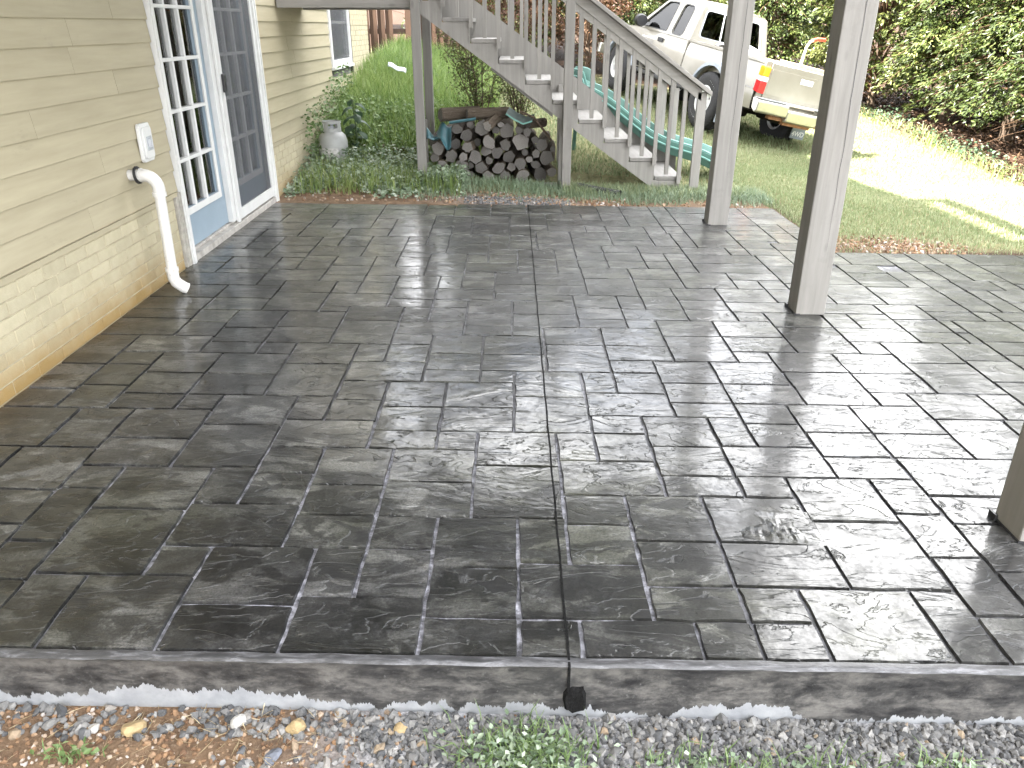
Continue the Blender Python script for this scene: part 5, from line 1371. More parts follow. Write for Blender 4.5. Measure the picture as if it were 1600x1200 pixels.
    for s in (1, -1):
        d = MB()
        def yb(z, x): return s * (ywid(z, x) + 0.0012)
        def seam(pts, w=0.006):
            for i in range(len(pts) - 1):
                (xa, za), (xb, zb2) = pts[i], pts[i + 1]
                dx, dz = xb - xa, zb2 - za; L = math.hypot(dx, dz); nx, nz = -dz / L * w / 2, dx / L * w / 2
                q = [(xa + nx, za + nz), (xb + nx, zb2 + nz), (xb - nx, zb2 - nz), (xa - nx, za - nz)]
                d.add([(x, yb(z, x), z) for x, z in q], [(0, 1, 2, 3)])
        seam([(1.70, 1.112), (1.70, 0.95), (1.69, 0.80), (1.70, 0.66), (1.72, 0.52)])
        seam([(2.72, 1.112), (2.72, 0.9), (2.70, 0.7), (2.66, 0.5)])
        d.build('door_seam', M['dark'], cb)
        hd = MB(); hd.box((1.76, min(s * 0.792, s * 0.808), 0.955), (1.94, max(s * 0.792, s * 0.808), 1.025)); hd.build('door_handle', M['dark'], cb, bevel=0.008)
    mr = MB()
    for s in (1, -1):
        mr.lathe([(0.001, -0.05), (0.085, -0.045), (0.105, 0.0), (0.085, 0.04), (0.001, 0.05)], 16, Matrix.Translation((2.52, s * 0.90, 1.20)) @ Matrix.Rotation(R(90), 4, 'Y') @ Matrix.Scale(1.25, 4, (0, 1, 0)))
    mm = MB(); mm.v, mm.f, mm.mi = mr.v[:len(mr.v) // 2], mr.f[:len(mr.f) // 2], mr.mi[:len(mr.f) // 2]
    mm.tube([(2.60, 0.80, 1.13), (2.55, 0.90, 1.17)], 0.022, 8)
    mm.build('side_mirror', M['dark'], t, True)
    m2 = MB(); half = len(mr.v) // 2
    m2.v = mr.v[half:]; m2.f = [tuple(i - half for i in q) for q in mr.f[len(mr.f) // 2:]]; m2.mi = mr.mi[len(mr.f) // 2:]
    m2.tube([(2.60, -0.80, 1.13), (2.55, -0.90, 1.17)], 0.022, 8)
    m2.build('side_mirror', M['dark'], t, True)
    # --- bonnet and front end
    hd = MB()
    ht = lambda x: 1.10 - 0.10 * max(0, (x - 2.8)) / 1.25 - 0.06 * max(0, (x - 3.7)) ** 2
    for s in (1, -1): side(hd, s, 2.80, 4.02, ht, 36)
    def hood(a, c):
        x = 2.78 + 1.25 * a; y = c * 2 - 1
        return Vector((x, y * ywid(1.05, x), ht(x) + 0.045 * (1 - abs(y) ** 3) * (1 - 0.4 * a)))
    hd.grid(hood, 12, 14); hd.box((3.96, -0.70, 0.62), (4.03, 0.70, 0.99))
    hd.build('bonnet', M['paint'], t, True)
    fb = MB(); fb.box((4.0, -0.82, 0.46), (4.12, 0.82, 0.64)); fb.build('front_bumper', M['chrome'], t, False, 0.02)
    # --- arches, underbody
    for s in (1, -1):
        for cx in (0.0, 3.1):
            a = MB(); n = 22
            vs = []
            for i in range(n + 1):
                th = R(-8 + 196 * i / n)
                for rr, yo in ((0.505, 0.785), (0.50, 0.855), (0.555, 0.842), (0.585, 0.792)):
                    vs.append((cx + rr * math.cos(th), s * yo, max(0.40, 0.36 + rr * math.sin(th))))
            a.add(vs, [(4 * i + k, 4 * i + (k + 1) % 4, 4 * i + 4 + (k + 1) % 4, 4 * i + 4 + k) for i in range(n) for k in range(4)])
            a.build('fender_flare', M['flare'], t, True)
    ub = MB()
    ub.box((-1.05, -0.70, 0.44), (3.9, 0.70, 0.60)); ub.box((0.55, -0.80, 0.49), (2.55, 0.80, 0.60))
    for cx in (0.0, 3.1):
        ub.box((cx - 0.55, -0.60, 0.60), (cx + 0.55, 0.60, 0.95))
        for s in (1, -1): ub.box((cx - 0.5, min(s * 0.60, s * 0.615), 0.40), (cx + 0.5, max(s * 0.60, s * 0.615), 0.92))
    ub.tube([(0, -0.62, 0.36), (0, 0.62, 0.36)], 0.055, 12); ub.lathe([(0.001, -0.13), (0.10, -0.1), (0.14, 0), (0.10, 0.1), (0.001, 0.13)], 14, Matrix.Translation((0, 0.1, 0.36)))
    ub.tube([(3.1, -0.62, 0.36), (3.1, 0.62, 0.36)], 0.05, 12)
    ub.lathe([(0.001, -0.14), (0.24, -0.12), (0.30, 0), (0.24, 0.12), (0.001, 0.14)], 20, Matrix.Translation((-0.72, 0.02, 0.46)) )
    ub.build('underbody', M['under'], t)
    sk = MB()
    for s in (1, -1): sk.box((0.52, min(s * 0.79, s * 0.845), 0.40), (2.58, max(s * 0.79, s * 0.845), 0.455))
    sk.cur = 0
    half = len(sk.v) // 2
    for k in (0, 1):
        q = MB(); q.v = sk.v[k * half:(k + 1) * half]; q.f = [tuple(i - k * half for i in ff) for ff in sk.f[k * 6:(k + 1) * 6]]; q.mi = [0] * 6
        q.build('side_step', M['dark'], t, bevel=0.01)
    # --- interior
    it = MB(); it.box((2.55, -0.74, 0.85), (2.85, 0.74, 1.12)); it.build('dashboard', M['dark'], t, bevel=0.03)
    for s in (1, -1):
        q = MB(); q.box((1.45, s * 0.36 - 0.23, 0.66), (1.95, s * 0.36 + 0.23, 0.82)); q.prism([(1.42, s * 0.36 - 0.22, 0.8), (1.55, s * 0.36 - 0.22, 0.8), (1.42, s * 0.36 - 0.22, 1.30), (1.33, s * 0.36 - 0.22, 1.30)], (0, 0.44, 0)); q.build('front_seat', M['seat'], t, bevel=0.03)
    sw = MB(); n = 20
    mt = Matrix.Translation((2.32, 0.36, 1.10)) @ Matrix.Rotation(R(62), 4, 'Y')
    sw.tube([mt @ Vector((0.185 * math.cos(2 * math.pi * i / n), 0.185 * math.sin(2 * math.pi * i / n), 0)) for i in range(n + 1)], 0.016, 8, False)
    sw.tube([mt @ Vector((0.18, 0, 0)), mt @ Vector((-0.18, 0, 0))], 0.014, 6); sw.tube([mt @ Vector((0, 0, 0)), (2.62, 0.36, 0.98)], 0.03, 8)
    sw.build('steering_wheel', M['greyplastic'], t, True)
    # --- wheels
    ty = MB()
    ty.lathe([(0.215, -0.125), (0.32, -0.135), (0.375, -0.127), (0.405, -0.10), (0.41, 0.0), (0.405, 0.10), (0.375, 0.127), (0.32, 0.135), (0.215, 0.125)], 40, closed=True)
    for i in range(44):
        a = 2 * math.pi * i / 44
        for (h0, h1, off) in ((-0.10, -0.02, 0), (0.02, 0.10, 0.5)):
            a2 = a + off * 2 * math.pi / 44
            mt = Matrix.Rotation(a2, 4, 'Z')
            ty.box((0.403, -0.018, h0), (0.419, 0.018, h1), mt)
    tyre = ty.mesh('tyre', M['rubber'], True)
    ri = MB()
    ri.lathe([(0.215, -0.115), (0.222, 0.122), (0.195, 0.122), (0.178, 0.06), (0.175, -0.1)], 32, closed=True)
    ri.lathe([(0.0, 0.075), (0.055, 0.075), (0.06, 0.055), (0.0, 0.04)], 20)
    for i in range(5):
        mt = Matrix.Rotation(2 * math.pi * i / 5, 4, 'Z')
        ri.add([mt @ Vector(q) for q in ((0.04, -0.040, 0.070), (0.04, 0.040, 0.070), (0.185, 0.062, 0.088), (0.185, -0.062, 0.088), (0.04, -0.040, 0.03), (0.04, 0.040, 0.03), (0.185, 0.062, 0.04), (0.185, -0.062, 0.04))],
               [(0, 1, 2, 3), (0, 4, 5, 1), (1, 5, 6, 2), (2, 6, 7, 3), (3, 7, 4, 0)])
    rim = ri.mesh('rim', M['alloy'], True)
    hubm = MB(); hubm.lathe([(0.178, -0.02), (0.178, -0.03), (0.0, -0.03)], 24); hub = hubm.mesh('brake_drum', M['under'])
    nm = MB()
    for i in range(6):
        a = 2 * math.pi * i / 6 + 0.2
        nm.lathe([(0.012, 0.070), (0.012, 0.088), (0.0, 0.09)], 8, Matrix.Translation((0.045 * math.cos(a), 0.045 * math.sin(a), 0.006)))
    nut = nm.mesh('lug_nut', M['greyplastic'])
    lt = MB()
    for k in range(2):
        for i in range(7):
            a = k * math.pi + 0.35 + i * 0.105
            mt = Matrix.Rotation(a, 4, 'Z') @ Matrix.Translation((0.305, 0, 0))
            lt.box((-0.013, -0.010, 0.1285), (0.015, 0.010, 0.1325), mt)
            lt.box((-0.005, -0.004, 0.1326), (0.006, 0.004, 0.1332), mt)
    lett = lt.mesh('raised_lettering', M['print'])
    for cx in (0.0, 3.1):
        for s in (1, -1):
            w = inst('wheel', tyre, t, (cx, s * 0.715, 0.362), (R(-90) if s > 0 else R(90), 0.4 + cx, 0))
            inst('rim', rim, w); inst('brake_drum', hub, w); inst('lug_nut', nut, w); inst('raised_lettering', lett, w)
    # --- mud flaps
    for s in (1, -1):
        m = MB(); m.box((-0.50, min(s * 0.60, s * 0.86), 0.13), (-0.485, max(s * 0.60, s * 0.86), 0.46)); fl = m.build('mud_flap', M['flare'], t)
        me = text_mesh('flap_lettering', '4WD', 0.105, M['print'])
        inst('flap_lettering', me, fl, (-0.502, s * 0.73, 0.20), (R(90), 0, R(-90)))
    # --- white lettered sign on the door (too small in the photo to read: rows of strokes)
    sg = MB(); x0, x1, z0, z1 = 2.03, 2.52, 0.66, 0.985
    sg.add([(x, ywid(z, x) + 0.0016, z) for x, z in ((x0, z0), (x1, z0), (x1, (z0 + z1) / 2), (x1, z1), (x0, z1), (x0, (z0 + z1) / 2))], [(0, 1, 2, 5), (5, 2, 3, 4)])
    sign = sg.build('door_sign', M['print'], cb)
    k = MB(); q = random.Random(9)
    for (zc, hh, nn) in ((0.915, 0.075, 11), (0.79, 0.06, 13), (0.70, 0.04, 15)):
        for i in range(nn):
            if i in (5, 6) and nn == 11 and i == 6: continue
            xa = x1 - 0.03 - (x1 - x0 - 0.06) * (i + 0.15) / nn; w = 0.008
            wd = (x1 - x0 - 0.06) / nn * 0.62
            y = ywid(zc, xa) + 0.0030
            kind = q.randrange(4)
            bars = [(xa, xa - w, zc - hh / 2, zc + hh / 2)]
            if kind in (0, 1): bars.append((xa - wd + w, xa - wd, zc - hh / 2, zc + hh / 2))
            if kind in (1, 2): bars.append((xa, xa - wd, zc + hh / 2 - w, zc + hh / 2))
            if kind in (0, 2, 3): bars.append((xa, xa - wd, zc - w / 2, zc + w / 2))
            if kind in (3,): bars.append((xa, xa - wd, zc - hh / 2, zc - hh / 2 + w))
            for (a, b_, c, d_) in bars: k.add([(a, y, c), (b_, y, c), (b_, y, d_), (a, y, d_)], [(0, 1, 2, 3)])
    tag(k.build('sign_lettering', M['greyprint'], sign), kind='stuff')
    # --- load in the bed: separate things
    T = t.matrix_world
    def world(q): return T @ Vector(q)
    b = MB()
    b.grid(lambda a, c: world((0.55 + 0.62 * (a - 0.5), 0.45 - 0.62 * c, 1.02 + 0.30 * math.sin(math.pi * min(1, max(0, a))) ** 0.5 * (0.45 + 0.75 * c * (1.25 - c)) + 0.012 * math.sin(a * 17 + c * 9))), 20, 20)
    bag = b.build('cement_sack', M['bag'], None, True)
    tag(bag, 'white sack with navy writing slumped in the front of the truck bed', 'sack')
    s = MB(); n = 40; pth = []
    for i in range(n + 1):
        a = 0.30 - 0.012 * (i % 2); c = 0.18 + 0.55 * i / n
        zz = 0.03 * math.sin(i * 1.15) * (1.4 if i < 8 else 0.8)
        a = 0.16 + zz * 0.9 + 0.12 * i / n
        pth.append(world((0.55 + 0.62 * (a - 0.5) - 0.008, 0.45 - 0.62 * c, 1.026 + 0.30 * math.sin(math.pi * a) ** 0.5 * (0.45 + 0.75 * c * (1.25 - c)) + 0.012 * math.sin(a * 17 + c * 9))))
    s.tube(pth, 0.008, 5); o = s.build('printed_script', M['navyprint'], bag); o.matrix_parent_inverse = bag.matrix_world.inverted()
    b = MB(); pts = [(-0.9, 0.38), (-0.9, -0.95)]
    b.box((-1.02, -1.0, 1.130), (-0.86, 0.36, 1.178), T); tag(b.build('screed_board', M['timber'], None, False, 0.004), 'pale yellow timber board laid across the tail of the truck bed', 'board')
    b = MB(); b.tube([world(q) for q in ((-0.55, -0.28, 0.9), (-0.5, -0.30, 1.28), (-0.48, -0.31, 1.42), (-0.46, -0.36, 1.50), (-0.45, -0.47, 1.55))], 0.019, 10)
    hnd = b.build('long_tool', M['timber'], None, True); tag(hnd, 'curved pale tool handle with red grip rising from the truck bed', 'tool')
    c = MB(); c.tube([world(q) for q in ((-0.455, -0.40, 1.523), (-0.45, -0.48, 1.555), (-0.44, -0.62, 1.57))], 0.026, 10); c.build('grip', M['redplastic'], hnd, True)
    b = MB()
    for (p, q) in (((0.15, 0.40, 0.64), (0.22, 0.43, 1.30)), ((0.22, 0.43, 1.30), (0.30, 0.25, 1.30)), ((0.30, 0.25, 1.30), (0.32, 0.30, 0.64)), ((0.22, 0.43, 1.30), (0.05, 0.10, 0.70))):
        b.tube([world(p), world(q)], 0.016, 8)
    tag(b.build('folding_stand', M['greyframe'], None, True), 'pale metal folding stand propped in the truck bed beside the sack', 'stand')
    b = MB()
    b.box((-0.75, -0.55, 0.621), (-0.25, -0.05, 1.14), T); tag(b.build('supply_box', M['bag'], None, False, 0.012), 'white box standing in the rear of the truck bed by the handle', 'box')
    return t
truck = build_truck()

# ================================================================== GREEN SLIDE
def build_slide():
    t = thing('play_slide', 'wavy green plastic slide resting on the lawn behind the stair railing', 'slide', (1.6, 9.3, 0.3))
    inv = Matrix.Translation(-Vector(t.location))
    A = Vector((0.66, 9.34, 0.96)); Bp = Vector((2.42, 8.72, -0.06))
    n = 40
    dirh = Vector((Bp.x - A.x, Bp.y - A.y, 0)).normalized(); sd = Vector((-dirh.y, dirh.x, 0))
    def cen(s):
        p = A.lerp(Bp, s)
        z = A.z + (Bp.z - A.z) * (0.10 + 0.90 * (s ** 0.92)) if s > 0.12 else A.z - 0.02 - (A.z - Bp.z) * 0.10 * (s / 0.12) ** 2
        z += 0.045 * math.sin(s * 2 * math.pi * 1.55 - 0.6)
        z = max(z, float(ground_z(p.x, p.y)) + 0.02)
        return Vector((p.x, p.y, z))
    prof = [(-0.20, 0.12), (-0.18, 0.135), (-0.165, 0.115), (-0.14, 0.02), (-0.08, 0.0), (0.08, 0.0), (0.14, 0.02), (0.165, 0.115), (0.18, 0.135), (0.20, 0.12), (0.20, 0.05), (0.16, -0.025), (-0.16, -0.025), (-0.20, 0.05)]
    b = MB(); m = len(prof); vs = []
    for i in range(n + 1):
        c = cen(i / n)
        for (w, h) in prof: vs.append(c + sd * w + Vector((0, 0, h)))
    b.add(vs, [(i * m + k, i * m + (k + 1) % m, (i + 1) * m + (k + 1) % m, (i + 1) * m + k) for i in range(n) for k in range(m)] + [tuple(range(m)), tuple(range(n * m, (n + 1) * m))])
    o = b.build('chute', M['slide'], t, True); o.matrix_parent_inverse = inv
    for (w, h) in ((-0.186, 0.133), (0.186, 0.133), (-0.205, 0.065)):
        l = MB(); l.tube([cen(i / n) + sd * w + Vector((0, 0, h)) for i in range(n + 1)], 0.011, 6); o = l.build('rounded_lip', M['slidelip'], t, True); o.matrix_parent_inverse = inv
    c = cen(0.03); g = float(ground_z(c.x, c.y))
    for w in (-0.17, 0.17):
        l = MB(); l.tube([c + sd * w + Vector((0, 0, -0.02)), Vector(((c + sd * w).x - 0.05, (c + sd * w).y, g - 0.03))], 0.022, 8); o = l.build('leg', M['slide'], t, True); o.matrix_parent_inverse = inv
build_slide()

# ================================================================== PROPANE TANK
def build_tank():
    x, y = -1.93, 8.72
    z = float(ground_z(x, y)) - 0.005
    t = thing('propane_tank', 'grey white propane tank standing in ivy against the brick wall', 'gas tank', (x, y, z), R(200))
    b = MB()
    b.lathe([(0.0, 0.035), (0.10, 0.04), (0.148, 0.075), (0.1535, 0.12), (0.1535, 0.215), (0.156, 0.2155), (0.156, 0.222), (0.1535, 0.2225), (0.1535, 0.27), (0.140, 0.325), (0.10, 0.362), (0.05, 0.378), (0.0, 0.38)], 36)
    b.build('vessel', M['tank'], t, True)
    f = MB(); f.lathe([(0.115, 0.0), (0.118, 0.0), (0.118, 0.055), (0.115, 0.055)], 30, closed=True); f.build('foot_ring', M['tank'], t, True)
    c = MB()
    n = 48
    def ring(z0, z1, spans, r=0.095):
        for (a0, a1) in spans:
            k = max(2, int((a1 - a0) / 8)); vs = []
            for i in range(k + 1):
                a = R(a0 + (a1 - a0) * i / k)
                for (rr, zz) in ((r, z0), (r + 0.003, z0), (r + 0.003, z1), (r, z1)): vs.append((rr * math.cos(a), rr * math.sin(a), zz))
            c.add(vs, [(4 * i + q, 4 * i + (q + 1) % 4, 4 * i + 4 + (q + 1) % 4, 4 * i + 4 + q) for i in range(k) for q in range(4)] + [(0, 1, 2, 3), tuple(4 * k + q for q in (3, 2, 1, 0))])
    ring(0.365, 0.405, [(0, 360)]); ring(0.405, 0.452, [(25, 60), (120, 155), (205, 240), (300, 335)]); ring(0.452, 0.475, [(0, 360)], 0.0955)
    c.build('collar', M['tank'], t, True)
    v = MB(); v.lathe([(0.022, 0.37), (0.022, 0.42), (0.014, 0.425), (0.014, 0.435), (0.032, 0.437), (0.032, 0.452), (0.0, 0.455)], 14); v.tube([(0, 0, 0.405), (0.06, 0, 0.405)], 0.014, 8); v.build('valve', M['greyplastic'], t, True)
    l = MB()
    l.grid(lambda a, q: Vector((0.1548 * math.cos(R(25 + 75 * a)), 0.1548 * math.sin(R(25 + 75 * a)), 0.125 + 0.085 * q)), 8, 1)
    o = l.build('label_patch', M['tanklabel'], t, True)
    o.rotation_euler = (0, 0, R(0))
build_tank()

# ================================================================== WOODPILE
def build_woodpile():
    q = random.Random(21)
    logs = []
    x0, x1 = -0.83, 0.46
    def cap(x):
        s = (x - x0) / (x1 - x0)
        return 0.16 + 0.45 * math.sin(math.pi * min(1, max(0.0, 0.17 + 0.74 * s))) ** 0.8
    tries = 0
    while tries < 900 and len(logs) < 96:
        tries += 1
        r = q.choice([0.035, 0.042, 0.048, 0.055, 0.060, 0.068, 0.075]) * q.uniform(0.92, 1.08)
        if len(logs) < 10: r = q.uniform(0.055, 0.08)
        best = None
        for k in range(40):
            x = q.uniform(x0 + r, x1 - r)
            z = r
            for (a, b, rr) in logs:
                dx = abs(a - x)
                if dx < r + rr: z = max(z, b + math.sqrt((r + rr) ** 2 - dx * dx))
            if z + r < cap(x) + 0.03 and (best is None or z < best[1]): best = (x, z)
        if best: logs.append((best[0], best[1], r))
    meshes = []
    for k in range(5):
        for pale in (0, 1):
            b = MB(); n = 14; rq = random.Random(k * 5 + 3)
            ph = [1 + 0.17 * rq.uniform(-1, 1) for _ in range(n)]
            if k in (1, 3): ph = [p * ((0.55 if k == 3 else 0.72) if i in (0, 1, 2, 12, 13) else 1) for i, p in enumerate(ph)]
            ys = [0, 0.012, 0.15, 0.3, 0.44, 0.45]
            vs = []
            for j, y in enumerate(ys):
                for i in range(n):
                    a = 2 * math.pi * i / n; w = ph[i] * (0.95 if j in (0, 5) else 1) * (1 + 0.03 * rq.uniform(-1, 1))
                    vs.append((w * math.cos(a), y, w * math.sin(a)))
            b.add(vs, [(j * n + i, j * n + (i + 1) % n, (j + 1) * n + (i + 1) % n, (j + 1) * n + i) for j in range(5) for i in range(n)])
            b.cur = 1
            b.f.append(tuple(range(n))); b.mi.append(1); b.f.append(tuple(range(5 * n, 6 * n))); b.mi.append(1)
            meshes.append(b.mesh('firewood_log', [M['bark'], M['palelogend'] if pale else M['logend']]))
    G = 'logs stacked in the woodpile under the stairs'
    base = 0.0
    big = sorted(range(len(logs)), key=lambda i: -logs[i][2])
    def near(tx, tz): return min(range(len(logs)), key=lambda i: (logs[i][0] - tx) ** 2 + (logs[i][1] - tz) ** 2)
    special = {}
    special[near(0.16, 0.40)] = ('pale round log end high in the right half of the woodpile', 1, 0.074)
    i2 = near(0.02, 0.20)
    if i2 not in special: special[i2] = ('large pale grey log end low right of centre in the woodpile', 1, 0.078)
    ORD = ['first', 'second', 'third', 'fourth', 'fifth', 'sixth', 'seventh', 'eighth', 'ninth', 'tenth', 'eleventh', 'twelfth', 'thirteenth', 'fourteenth', 'fifteenth', 'sixteenth', 'seventeenth', 'eighteenth', 'nineteenth', 'twentieth'] + ['twenty-' + w for w in ('first', 'second', 'third', 'fourth', 'fifth', 'sixth', 'seventh', 'eighth', 'ninth')] + ['thirtieth'] + ['thirty-' + w for w in ('first', 'second', 'third', 'fourth', 'fifth', 'sixth', 'seventh', 'eighth', 'ninth')] + ['fortieth']
    bottom = sorted([i for i, (x, z, r) in enumerate(logs) if z < r + 0.004], key=lambda i: logs[i][0])
    upper = sorted([i for i, (x, z, r) in enumerate(logs) if i not in bottom and not any(b > z and abs(a - x) < (r + rr) * 0.8 for (a, b, rr) in logs)], key=lambda i: logs[i][0])
    second = sorted([i for i, (x, z, r) in enumerate(logs) if i not in bottom and i not in upper and any(math.hypot(logs[b][0] - x, logs[b][1] - z) < r + logs[b][2] + 0.006 for b in bottom)], key=lambda i: logs[i][0])
    left = sorted([i for i in range(len(logs)) if i not in bottom and i not in upper and i not in second], key=lambda i: logs[i][0])
    for i, (x, z, r) in enumerate(logs):
        y = 8.09 + q.uniform(0, 0.19)
        sp = special.get(i)
        k = (2 * q.randrange(5) + (1 if (sp or q.random() < 0.10) else 0))
        if sp: k = 1
        rr = r * 1.06
        o = inst('firewood_log', meshes[k], None, (x, y, base + z), (q.uniform(-0.06, 0.06), q.uniform(0, 6.28), q.uniform(-0.09, 0.09)), (rr, q.uniform(1.4, 1.9), rr))
        tone = 'pale grey' if k % 2 else 'brown'
        if sp: lab = sp[0]
        elif i in bottom: lab = '%s ended log, %s from the left in the bottom row of the woodpile' % (tone, ORD[bottom.index(i)])
        elif i in upper: lab = '%s ended log, %s from the left along the upper outline of the woodpile' % (tone, ORD[upper.index(i)])
        elif i in second: lab = '%s ended log, %s from the left resting on the bottom row of the woodpile' % (tone, ORD[second.index(i)])
        else: lab = '%s ended log, %s from the left among those in the heart of the woodpile' % (tone, ORD[left.index(i)])
        tag(o, lab, 'log', G)
    # logs thrown across the top
    def top(x):
        z = 0
        for (a, b, rr) in logs:
            if abs(a - x) < rr + 0.05: z = max(z, b + rr)
        return base + z
    for (x, dx, r, rz, lab) in ((-0.62, 0.0, 0.066, R(-62), 'thick barked log lying crosswise on the left top of the woodpile'), (-0.35, 0, 0.055, R(-75), 'bark covered log lying crosswise on the peak of the woodpile'), (0.26, 0, 0.045, R(-50), 'thin dark log lying crosswise on the right shoulder of the woodpile')):
        z = max(top(x), top(x + 0.15), top(x - 0.1)) + r * 0.8
        o = inst('firewood_log', meshes[4], None, (x - 0.1, 8.20, z), (0, 0, rz), (r, 0.95 if x < 0 else 0.5, r)); tag(o, lab, 'log', G)
    o = inst('firewood_log', meshes[3], None, (-0.24, 8.10, top(-0.2) - 0.06), (R(18), 0, R(-28)), (0.055, 0.8, 0.055)); tag(o, 'whitish split log jutting forward from the upper middle of the woodpile', 'log', G)
    # litter thrown on the pile
    z = top(-0.68)
    b = MB()
    b.grid(lambda a, c: Vector((-0.85 + 0.24 * a, 8.03 + 0.2 * c, z - 0.10 + 0.11 * c + 0.05 * math.sin(a * 5 + c * 4) + 0.03 * math.cos(a * 11))), 12, 10)
    o = b.build('plastic_sheet', M['teal'], None, True); tag(o, 'crumpled teal plastic sheet over the left end of the woodpile', 'sheet'); m = o.modifiers.new('thickness', 'SOLIDIFY'); m.thickness = 0.004
    zt = max(top(-0.05), top(0.1))
    b = MB()
    pts = [(-0.06, 8.14, zt + 0.055), (0.03, 8.12, zt + 0.0), (0.11, 8.10, zt - 0.035), (0.20, 8.12, zt - 0.01)]
    for i in range(3):
        p, w = Vector(pts[i]), Vector(pts[i + 1]); bk = Vector((0.03, 0.18, 0.05))
        b.prism([p, w, w + bk, p + bk], (0, 0.0, 0.006))
    o = b.build('plastic_tray', M['greentray'], None); tag(o, 'broken grey green plastic tray lying on the right top of the woodpile', 'tray')
    r = MB(); r.tube([Vector(p) + Vector((0, -0.004, 0.004)) for p in pts], 0.009, 6); r.build('tray_rim', M['slidelip'], o, True)
    b = MB()
    for (p, w) in (((-0.62, 8.05, top(-0.6) + 0.03), (-0.36, 8.10, top(-0.38) + 0.02)),): b.tube([p, w], 0.014, 8)
    tag(b.build('tool_shaft', M['teal'], None, True), 'short teal tool shaft lying on the left part of the woodpile', 'tool')
    b = MB(); b.tube([(0.08, 8.16, zt + 0.08), (0.22, 8.2, zt + 0.02), (0.40, 8.22, 0.42)], 0.012, 7)
    tag(b.build('dark_branch', M['twig'], None, True), 'long dark branch sloping down the right side of the woodpile', 'branch')
    # boards round it
    b = MB(); b.box((-0.56, 8.045, -0.05), (0.46, 8.085, 0.025)); tag(b.build('edging_board', M['oldboard'], None, False, 0.004), 'old grey board lying on edge along the front of the woodpile', 'board')
    b = MB(); b.prism([(-0.90, 8.25, 0.05), (-0.86, 8.25, 0.05), (-0.90, 8.62, 0.58), (-0.94, 8.62, 0.58)], (0, 0.05, 0.0)); tag(b.build('leaning_plank', M['gwood'], None, False, 0.003), 'short grey plank leaning at the left end of the woodpile', 'plank')
build_woodpile()

def build_planter():
    t = thing('planter_box', 'low dark wooden planter frame in the weeds left of the stair post', 'planter', (-1.22, 9.05, 0.0))
    z = float(ground_z(-1.2, 9.0))
    for nm, lo, hi in (('side_board', (-0.24, -0.12, z - 0.03), (0.27, -0.085, z + 0.12)), ('side_board', (-0.24, 0.24, z - 0.03), (0.27, 0.275, z + 0.15)), ('end_board', (-0.24, -0.084, z - 0.03), (-0.205, 0.239, z + 0.135)), ('end_board', (0.235, -0.084, z - 0.03), (0.27, 0.239, z + 0.135))):
        b = MB(); b.box(lo, hi); b.build(nm, M['planterwood'], t, bevel=0.004)
build_planter()

def build_small():
    # black corrugated drain pipe end in the grass under the stairs
    b = MB(); p = []
    for i in range(41):
        s = i / 40
        x = 0.66 + 0.40 * s; y = 8.02 - 0.30 * s; z = float(ground_z(0.66, 8.02)) * (1 - s) + float(ground_z(1.06, 7.72)) * s + 0.03
        p.append((x, y, z))
    b.tube(p, [0.036 if i % 2 else 0.042 for i in range(41)], 12, False)
    tag(b.build('drain_hose', M['blackpipe'], None, False), 'black corrugated drain hose lying in the grass at the foot of the stairs', 'hose')
    b = MB(); zz = float(ground_z(-1.65, 11.6)) + 0.40
    b.grid(lambda a, c: Vector((-1.70 + 0.24 * a, 11.5 + 0.06 * c, zz - 0.09 * a + 0.05 * c + 0.01 * math.sin(a * 9))), 8, 3)
    o = b.build('plastic_litter', M['litter'], None, True); tag(o, 'white plastic scrap caught in the tall grass beside the house', 'litter'); m = o.modifiers.new('thickness', 'SOLIDIFY'); m.thickness = 0.01
build_small()

def build_fence():
    t = thing('board_fence', 'brown upright board fence behind the tall grass past the house corner', 'fence', (-2.2, 16.4, 0.6))
    inv = Matrix.Translation(-Vector(t.location))
    q = random.Random(2)
    def fp(b, n):
        o = b.build(n, M['fence'], t, False, 0.003); o.matrix_parent_inverse = inv
    x = -3.6; k = 0
    while x < -0.75:
        if k == 9:
            x += 0.22; k += 1; continue
        y = 16.2 + 0.25 * (x + 3.6); z = float(ground_z(x, y))
        b = MB(); b.box((x, y, z - 0.1), (x + 0.137, y + 0.02, z + 1.75 + q.uniform(-0.02, 0.02))); fp(b, 'fence_board')
        x += 0.146; k += 1
    for zz in (0.35, 1.4):
        b = MB(); z = float(ground_z(-2.2, 16.4)) + zz
        b.prism([(-3.6, 16.23, z), (-0.75, 16.94, z), (-0.75, 16.94, z + 0.09), (-3.6, 16.23, z + 0.09)], (0, 0.04, 0)); fp(b, 'fence_rail')
    for xx in (-3.5, -2.02, -0.85):
        y = 16.3 + 0.25 * (xx + 3.6); z = float(ground_z(xx, y))
        b = MB(); b.box((xx, y, z - 0.1), (xx + 0.09, y + 0.09, z + 1.7)); fp(b, 'fence_post')
build_fence()

